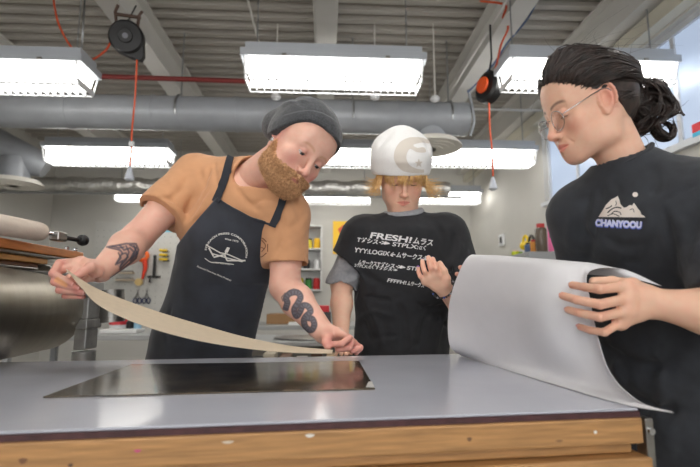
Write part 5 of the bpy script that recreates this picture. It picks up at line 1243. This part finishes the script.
fg = [[Z8(378, 160, .835), Z8(262, 172, .812), Z8(195, 162, .838), Z8(142, 153, .872)],
      [Z8(385, 212, .83), Z8(262, 238, .806), Z8(160, 218, .838), Z8(100, 200, .875)],
      [Z8(375, 268, .83), Z8(262, 294, .81), Z8(178, 276, .84), Z8(124, 262, .872)],
      [Z8(352, 318, .84), Z8(282, 360, .82), Z8(222, 352, .842), Z8(176, 337, .868)]]
th = [Z8(470, 190, .86), Z8(405, 150, .87), Z8(315, 138, .875), Z8(235, 138, .88)]
hand(f, WL, fg, th, .0088, .0145); LHW = fg, th
o, v, qf, _ = fmesh('a', f, M_skin, False, None, None, it=1)
parts.append((v, qf, skin_colors(v, SKW, BLW, 6, [(p, .012, .35) for ch in fg for p in ch[:3]]+[(ch[-1], .014, .4) for ch in fg])))
ERw, WRw = P(596, 330, 1.22), P(493, 292, 1.36)
f = Field(V(.22, 1.02, 1.0), V(.72, 1.48, 1.42), .0022)
limb(f, [SR, ERw], [.042, .038], .02); limb(f, [ERw, ERw*.6+WRw*.4, WRw], [.038, .036, .0245], .02)
q = P
fg = [[q(482, 272, 1.345), q(474, 266, 1.32), q(468, 263, 1.28), q(466.3, 263, 1.255)], [q(480, 278, 1.35), q(469, 272, 1.33), q(463.5, 268.5, 1.30), q(460.5, 267.5, 1.275)], [q(479, 284, 1.355), q(467, 279, 1.34), q(461, 275.5, 1.315), q(457, 274, 1.29)], [q(480, 290, 1.36), q(469, 286, 1.345), q(463, 283, 1.325), q(459.5, 281.5, 1.305)]]
th = [q(488, 283, 1.34), q(488, 275, 1.325), q(484, 268, 1.31), q(480, 262.5, 1.29)]
hand(f, WRw, fg, th, .0082, .0125)
o, v, qf, _ = fmesh('a', f, M_skin, False, None, None, it=1); parts.append((v, qf, skin_colors(v, SKW, BLW, 8, [(ch[-1], .014, .5) for ch in fg])))
CHw = P(672, 290, 1.06); HPw = P(690, 430, 1.08); MS = (SR+SL)/2
fw = nrm(np.cross(SL-SR, V(0, 0, 1))); fw = fw if fw[1] < 0 else -fw
f = Field(V(.35, .7, .7), V(1.0, 1.35, 1.6), .009); f.add(Cone(CHw, HPw, .115, .12, (fw, .7)), 0); f.add(Cone(SR, SL, .045, .045), .05); f.add(Cone(MS, NB, .06, .05), .03)
o, v, qf, _ = fmesh('t', f, M_skin, False); parts.append((v, qf, skin_colors(v, SKW, BLW)))
join_body('body', parts, M_skin, wom)
nv.clear(); nf.clear()
for ch in LHW[0]: addnail(ch[-1], ch[-2], camdir(.0, -.35, 1), w=.0052, l=.0115, off=.0056)
mesh_obj('fingernail', nv, nf, mat('pink nail', (236, 178, 176), .2, coat=.5), wom, True)
# black t-shirt
f = Field(V(.32, .66, .72), V(1.02, 1.40, 1.62), .004)
M_blk2 = mat('faded black cotton', (40, 43, 49), .84, noise=.25, nscale=26, bump=.25, bscale=420, sheen=.1, dist=.0008)
f.add(Cone(MS-V(0, 0, .03), CHw, .12, .168, (fw, .74)), 0); f.add(Cone(CHw, HPw, .17, .185, (fw, .72)), .05); f.add(Cone(SR, SL, .056, .062), .06); f.add(Cone(MS, NB+V(0, 0, -.01), .09, .06), .05)
f.add(Cone(SL+(NB-SL)*.25, NB-V(0, 0, .015), .058, .06), .04); f.add(Cone(SR+(NB-SR)*.25, NB-V(0, 0, .02), .05, .056), .04)
dL = nrm(EL-SL); hL = SL+(EL-SL)*.80; f.add(Cone(SL, SL+dL*.34, .072, .086), .05, cut=[plane(hL, dL)])
dR = nrm(ERw-SR); hR = SR+(ERw-SR)*.8; f.add(Cone(SR, SR+dR*.34, .062, .074), .05, cut=[plane(hR, dR)])
for pts, w_, a in [([(662, 205), (668, 225), (672, 246), (676, 268)], .007, -.008), ([(700, 184), (680, 192), (664, 202)], .006, -.004), ([(590, 190), (584, 215), (580, 245)], .012, -.006), ([(572, 205), (570, 225), (568, 250)], .010, .005), ([(602, 182), (600, 210), (596, 250)], .012, -.004),
                  ([(650, 240), (640, 262), (620, 262)], .012, -.005), ([(600, 345), (630, 362), (668, 372)], .018, -.01), ([(605, 365), (640, 385), (690, 392)], .018, .009), ([(615, 385), (650, 405), (695, 412)], .016, -.01), ([(680, 335), (665, 360), (640, 372)], .016, -.008), ([(690, 400), (670, 425), (668, 455)], .016, .008), ([(610, 335), (620, 380), (640, 400)], .016, .006),
                  ([(676, 215), (684, 240), (686, 268)], .012, .006), ([(612, 178), (618, 195), (614, 215)], .01, -.003), ([(650, 160), (655, 180), (652, 198)], .012, -.004), ([(604, 235), (622, 245), (650, 242)], .012, -.005), ([(585, 225), (590, 245), (586, 262)], .010, -.006), ([(618, 350), (628, 385), (632, 430)], .014, -.008), ([(655, 345), (660, 390), (655, 440)], .014, .008), ([(680, 250), (690, 235), (698, 215)], .012, -.006), ([(686, 262), (694, 255), (700, 240)], .010, .006), ([(640, 205), (648, 222), (646, 240)], .012, .004)]: crease_px(f, pts, w_, a, 1.35)
f.cut(Cone(hL-dL*.05, hL+dL*.25, .052, .072), .003); f.cut(Cone(hR-dR*.05, hR+dR*.2, .05, .064), .003)
nk = to_world(frw, V(0, -.028, -.05)); nd = nrm(nk-NB); f.cut(Cone(NB+nd*.008+fw*.006, NB+nd*.2, .056, .085), .004)
wtee, wv, wf, _ = fmesh('t_shirt', f, M_blk2, wom, it=1, noise=[(.0018, 20, 5), (.0007, 60, 8)]); wb = bvh_of(wv, wf)
u, w, _ = frame_of(nd); Q = lambda a: u*math.cos(a)+w*math.sin(a)
ring = [NB+nd*(.032-.022*max(0, Q(a)@fw))+fw*.004+Q(a)*(.0605+.005*max(0, Q(a)@fw)) for a in np.linspace(0, 2*math.pi, 48, endpoint=False)]
MB().tube(ring, .0062, 8, closed=True).build('collar_rib', M_blk2, wom, True)
ZW = lambda L: [(560+x/5, 170+y/5) for x, y in L]
mt = [(195, 235), (215, 205), (232, 175), (258, 148), (275, 140), (290, 131), (300, 150), (303, 168), (312, 180), (322, 190), (335, 186), (350, 176), (362, 178), (371, 165), (382, 180), (392, 195), (402, 205), (408, 222), (420, 228), (428, 237)]
decal('printed_emblem', wb, [poly_px(ZW(mt)), poly_px(ZW([(377+14*math.cos(a), 124+12*math.sin(a)) for a in np.linspace(0, 6.28, 20)[:-1]]))], mat('cream print', (222, 212, 204), .7), wtee, .0014, 2.5)
decal('printed_emblem', wb, [stroke_px(ZW(l), t_) for l, t_ in (([(232, 195), (250, 188), (262, 178)], 1.), ([(240, 215), (262, 196), (285, 188), (310, 192)], 1.2), ([(258, 222), (275, 208), (300, 212), (308, 225)], .9), ([(280, 155), (284, 170), (276, 180)], .8), ([(350, 200), (366, 195), (372, 212)], .7), ([(240, 230), (268, 220), (300, 232)], .8))], M_blk2, wtee, .0018, 2.)
o_ = decal('printed_lettering', wb, [text_px('CHANYOOU', 595.5, 225.2, 46.5, 6.2, .055, .07)], mat('lavender ink', (206, 210, 240), .7), wtee, .0018, 1.6)
M_l2 = mat('violet outline ink', (92, 110, 206), .7); decal('lettering_outline', wb, [text_px('CHANYOOU', 595.2, 226.0, 47.2, 6.4, .055, .11)], M_l2, wtee, .0013, 1.6)
# glasses
M_wire = mat('silver wire', (178, 176, 178), .2, metal=1.); M_lens = bpy.data.materials.new('clear lens'); M_lens.use_nodes = True; nt = M_lens.node_tree; nt.nodes.clear()
o1 = nt.nodes.new('ShaderNodeOutputMaterial'); t1 = nt.nodes.new('ShaderNodeBsdfTransparent'); g1 = nt.nodes.new('ShaderNodeBsdfGlossy'); g1.inputs['Roughness'].default_value = .02; m1 = nt.nodes.new('ShaderNodeMixShader'); f1 = nt.nodes.new('ShaderNodeFresnel'); f1.inputs[0].default_value = 1.45
m1.inputs[0].default_value = .09; nt.links.new(t1.outputs[0], m1.inputs[1]); nt.links.new(g1.outputs[0], m1.inputs[2]); nt.links.new(m1.outputs[0], o1.inputs[0])
gl = None; rim = []
for s in (-1, 1):
    c = V(s*.0315, .0985, -.010); R1 = [to_world(frw, c+V(.0235*math.cos(a), -.004*abs(math.cos(a)), .022*math.sin(a)*(1.05 if math.sin(a) < 0 else .95))) for a in np.linspace(0, 2*math.pi, 40, endpoint=False)]; rim.append(R1)
b = MB(); b.tube(rim[0], .0009, 8, closed=True); gl = b.build('glasses', M_wire, wom, True)
MB().tube(rim[1], .0009, 8, closed=True).build('rim', M_wire, gl, True)
MB().tube([to_world(frw, p) for p in sp([V(-.009, .0985, -.002), V(0, .102, .001), V(.009, .0985, -.002)], 5)], .0009, 8).build('bridge', M_wire, gl, True)
for s in (-1, 1):
    MB().tube([to_world(frw, V(s*x, y, z)) for x, y, z in sp([V(.055, .096, -.006), V(.064, .09, -.004), V(.0745, .06, .002), V(.077, .018, .011), V(.0785, -.004, .012), V(.078, -.018, -.006)], 5)], .0011, 8).build('temple', M_wire, gl, True)
    R1 = rim[0 if s < 0 else 1]; c = sum(R1)/len(R1); n_ = frw[1]@V(0, 1, 0)*.0006; k = len(R1)
    mesh_obj('lens', [p*.98+c*.02+n_ for p in R1]+[p*.98+c*.02-n_ for p in R1], [tuple(range(k)), tuple(range(2*k-1, k-1, -1))]+[(i, (i+1) % k, k+(i+1) % k, k+i) for i in range(k)], M_lens, gl)
# hair: swept back into a loose curly bun
M_hair = mat('dark brown hair', (32, 25, 23), .42, noise=.5, nscale=60, rgb2=(64, 49, 43), spec=.55)
fb = Field((-.12, -.2, -.14), (.12, .12, .17), .0026)
fb.add(Ell((0, -.022, .043), (.081, .105, .092)), 0); fb.add(Ell((0, -.055, .0), (.063, .06, .07)), .03)
gx = fb.grid()
# hairline: keep hair behind/above a line running forehead -> temple -> ear -> nape
yl = np.interp(gx[2], [-.14, -.075, -.03, .0, .012, .03, .055, .075, .2], [-.075, -.055, -.036, -.028, .006, .046, .062, .07, .11]).astype(np.float32)
fb.f = np.maximum(fb.f, (gx[1]-yl)*.8); fb.cut(Ell((0, -.02, .026), (.066, .082, .08)), .004)
bo, bv, bf, _ = fmesh('h', fb, M_hair, False, frw, it=2, noise=[(.0022, 50, 4)])
cv = []; r = np.random.default_rng(5); tie = to_local(frw, P(634, 103, 1.03))
def skull(a, b, lift=.0):   # a: azimuth from the face (0) to the back (pi), b: elevation
    d = V(math.sin(a)*math.cos(b), math.cos(a)*math.cos(b), math.sin(b)); R_ = V(.0825, .100, .0925)+lift; return V(0, -.028, .040)+d*R_
for i in range(1900):
    s = r.choice((-1, 1)); k = r.random()
    if k < .66:
        t = r.random(); st0 = np.array([np.interp(t, [0, .25, .5, .75, 1], c_) for c_ in ([0, .035, .058, .07, .076], [.080, .074, .056, .028, .004], [.090, .077, .054, .034, .028])])
    else:
        t = r.random(); st0 = np.array([np.interp(t, [0, .5, 1], c_) for c_ in ([.078, .066, .03], [-.03, -.05, -.075], [-.01, -.055, -.085])])
    p0 = st0*V(s, 1, 1)+r.normal(0, .003, 3); c0 = V(0, -.023, .043); d0 = (p0-c0)/V(.082, .105, .093); d0 = nrm(d0); d1 = nrm((tie-c0)/V(.082, .105, .093)); pts = []; lift = r.uniform(0, .012); ph = r.uniform(0, 6.3); wv_ = r.uniform(.0015, .0055)
    for j in range(9):
        t = j/8; d = nrm(d0*(1-t)+d1*t+V(s*.25, 0, .05+.3*(p0[2] > .02))*math.sin(math.pi*t)*.6); p = c0+d*(V(.0825, .106, .0935)+lift*math.sin(math.pi*min(1, t*1.1)))+V(math.sin(ph+j*1.1), 0, math.cos(ph+j*1.3))*wv_; pts.append(p if j < 8 else tie+r.normal(0, .008, 3))
    q_ = sp(pts, 3); n_ = len(q_); cv.append((q_, np.interp(np.linspace(0, 1, n_), [0, .1, .8, 1], [.0003, .0011, .0012, .0008])))
for i in range(60):   # flyaways round the crown
    a = r.uniform(-2.6, 2.6); b = r.uniform(.2, 1.4); p = skull(a, b); d = r.normal(0, .02, 3)+V(0, -.03, .0); cv.append((sp([p, p+d*.4+V(0, 0, .006), p+d*.9+V(0, 0, .008), p+d*1.6+V(0, -.01, .002)], 4), np.linspace(.0004, .0001, 13)))
# bun: loops and curls traced from the picture, spread in depth
Wp = lambda x, y, d: to_local(frw, P(590+x/3.59, 40+y/3.59, d))
bun = [[(150, 190), (170, 150), (205, 150), (240, 175), (255, 215), (240, 260), (200, 275), (170, 250), (165, 215)], [(155, 205), (185, 180), (230, 190), (262, 195), (290, 205), (305, 235), (290, 262), (262, 270), (235, 262)],
       [(150, 215), (175, 235), (200, 262), (232, 280), (240, 310), (228, 335), (250, 352), (285, 350), (300, 330), (285, 305), (262, 300)], [(150, 130), (148, 112), (165, 105), (185, 118), (190, 150), (175, 165)], [(160, 225), (150, 262), (135, 285), (150, 318), (180, 330), (210, 318), (230, 290)],
       [(200, 160), (250, 160), (285, 190), (312, 225), (330, 262), (338, 270), (325, 262), (300, 268)], [(240, 180), (275, 215), (285, 250), (268, 285), (245, 300), (258, 330), (290, 345), (306, 325), (298, 300)], [(170, 180), (200, 205), (225, 240), (215, 275), (185, 300), (160, 322), (165, 338)],
       [(220, 200), (255, 225), (270, 250), (262, 280), (240, 300), (230, 322), (240, 345), (270, 352)], [(205, 165), (235, 150), (265, 168), (285, 200), (300, 215)], [(155, 240), (190, 235), (230, 215), (270, 205), (300, 222), (310, 250), (290, 270)], [(140, 235), (150, 280), (175, 300), (205, 300), (225, 275), (215, 245), (190, 235), (172, 258), (190, 285)]]
for li, L in enumerate(bun):
    for rep in range(46 if li not in (3, 5) else 9):
        o3 = r.normal(0, 1, 3)*(V(8.0, 8.0, 0) if li not in (3, 5) else V(2., 2., 0)); if_ = 1.03+r.normal(0, .018)+.012*(li % 3-1)
        pts = [Wp(x+o3[0]*(.6+.25*math.sin(j+rep)), y+o3[1]*(.6+.25*math.cos(j*1.3+rep)), if_+.012*math.sin(j*1.2+li)) for j, (x, y) in enumerate(L)]
        q_ = sp(pts, 5); n_ = len(q_); cv.append((q_, np.interp(np.linspace(0, 1, n_), [0, .1, .8, 1], [.0009, .0013, .0012, .0004])))
for i in range(70):   # loose curls round the bun
    c_ = Wp(r.uniform(150, 250), r.uniform(170, 300), 1.03+r.normal(0, .02)); ph = r.uniform(0, 6.3); R_ = r.uniform(.008, .022); tw = r.choice((-1, 1)); e1, e2 = nrm(r.normal(0, 1, 3)), nrm(r.normal(0, 1, 3)); dr_ = r.normal(0, .012, 3)
    q_ = sp([c_+R_*(1+j*.08)*(math.cos(ph+tw*j*.9)*e1+math.sin(ph+tw*j*.9)*e2)+dr_*j*.25 for j in range(9)], 4); n_ = len(q_); cv.append((q_, np.interp(np.linspace(0, 1, n_), [0, .1, .8, 1], [.0004, .0009, .0008, .0002])))
a, b = tubes(cv, 5); a = to_world(frw, a)
fu = Field((-.08, -.24, -.07), (.07, -.09, .09), .004)
for (x, y, r_) in ((150, 215, .028), (178, 215, .026), (210, 232, .029), (240, 235, .024), (180, 270, .024), (215, 272, .022), (150, 260, .022)): fu.add(Ell(Wp(x, y, 1.03), r_), .015)
ubo, uv_, uf_, _ = fmesh('u', fu, M_hair, False, frw, it=1, noise=[(.004, 70, 2)])
VV = np.concatenate([bv, uv_, a]); FF = np.concatenate([bf, uf_+len(bv), b+len(bv)+len(uv_)]); hair = mesh_obj('hair', VV, FF, M_hair, wom, True)
tc = Wp(163, 205, 1.0); t_ = MB(); ringp = [to_world(frw, Wp(163+9*math.cos(q)+5*math.sin(q), 207+30*math.sin(q), .985+.012*math.cos(q))) for q in np.linspace(0, 6.28, 24, endpoint=False)]
t_.tube(ringp, .0032, 8, closed=True).build('hair_tie', mat('patterned hair tie', (214, 120, 120), .7, noise=.6, nscale=160, rgb2=(170, 214, 150)), wom, True)
legs(wom, [HPw+V(-.06, .06, -.03), HPw+V(.07, -.06, -.03)], [V(.66, 1.14, 0), V(.82, .92, 0)], nrm(fw), None, .082)
# ================================================================== camera, light, view
cam = bpy.data.cameras.new('camera'); co = bpy.data.objects.new('camera', cam); COL.objects.link(co); S.camera = co
cam.sensor_width = 36; cam.sensor_fit = 'HORIZONTAL'; cam.lens = 36*F/700; co.location = (0, 0, CZ); co.rotation_euler = (math.radians(90)+TILT, 0, 0)
cam.clip_start = .02; cam.dof.use_dof = True; cam.dof.focus_distance = 1.3; cam.dof.aperture_fstop = 3.6
wd = bpy.data.worlds.new('World'); S.world = wd; wd.use_nodes = True
wd.node_tree.nodes['Background'].inputs[0].default_value = (.72, .82, 1, 1); wd.node_tree.nodes['Background'].inputs[1].default_value = 1.2
S.view_settings.view_transform = 'Standard'; S.view_settings.look = 'None'; S.view_settings.gamma = 1; S.view_settings.use_curve_mapping = False
S.view_settings.exposure = 1.45
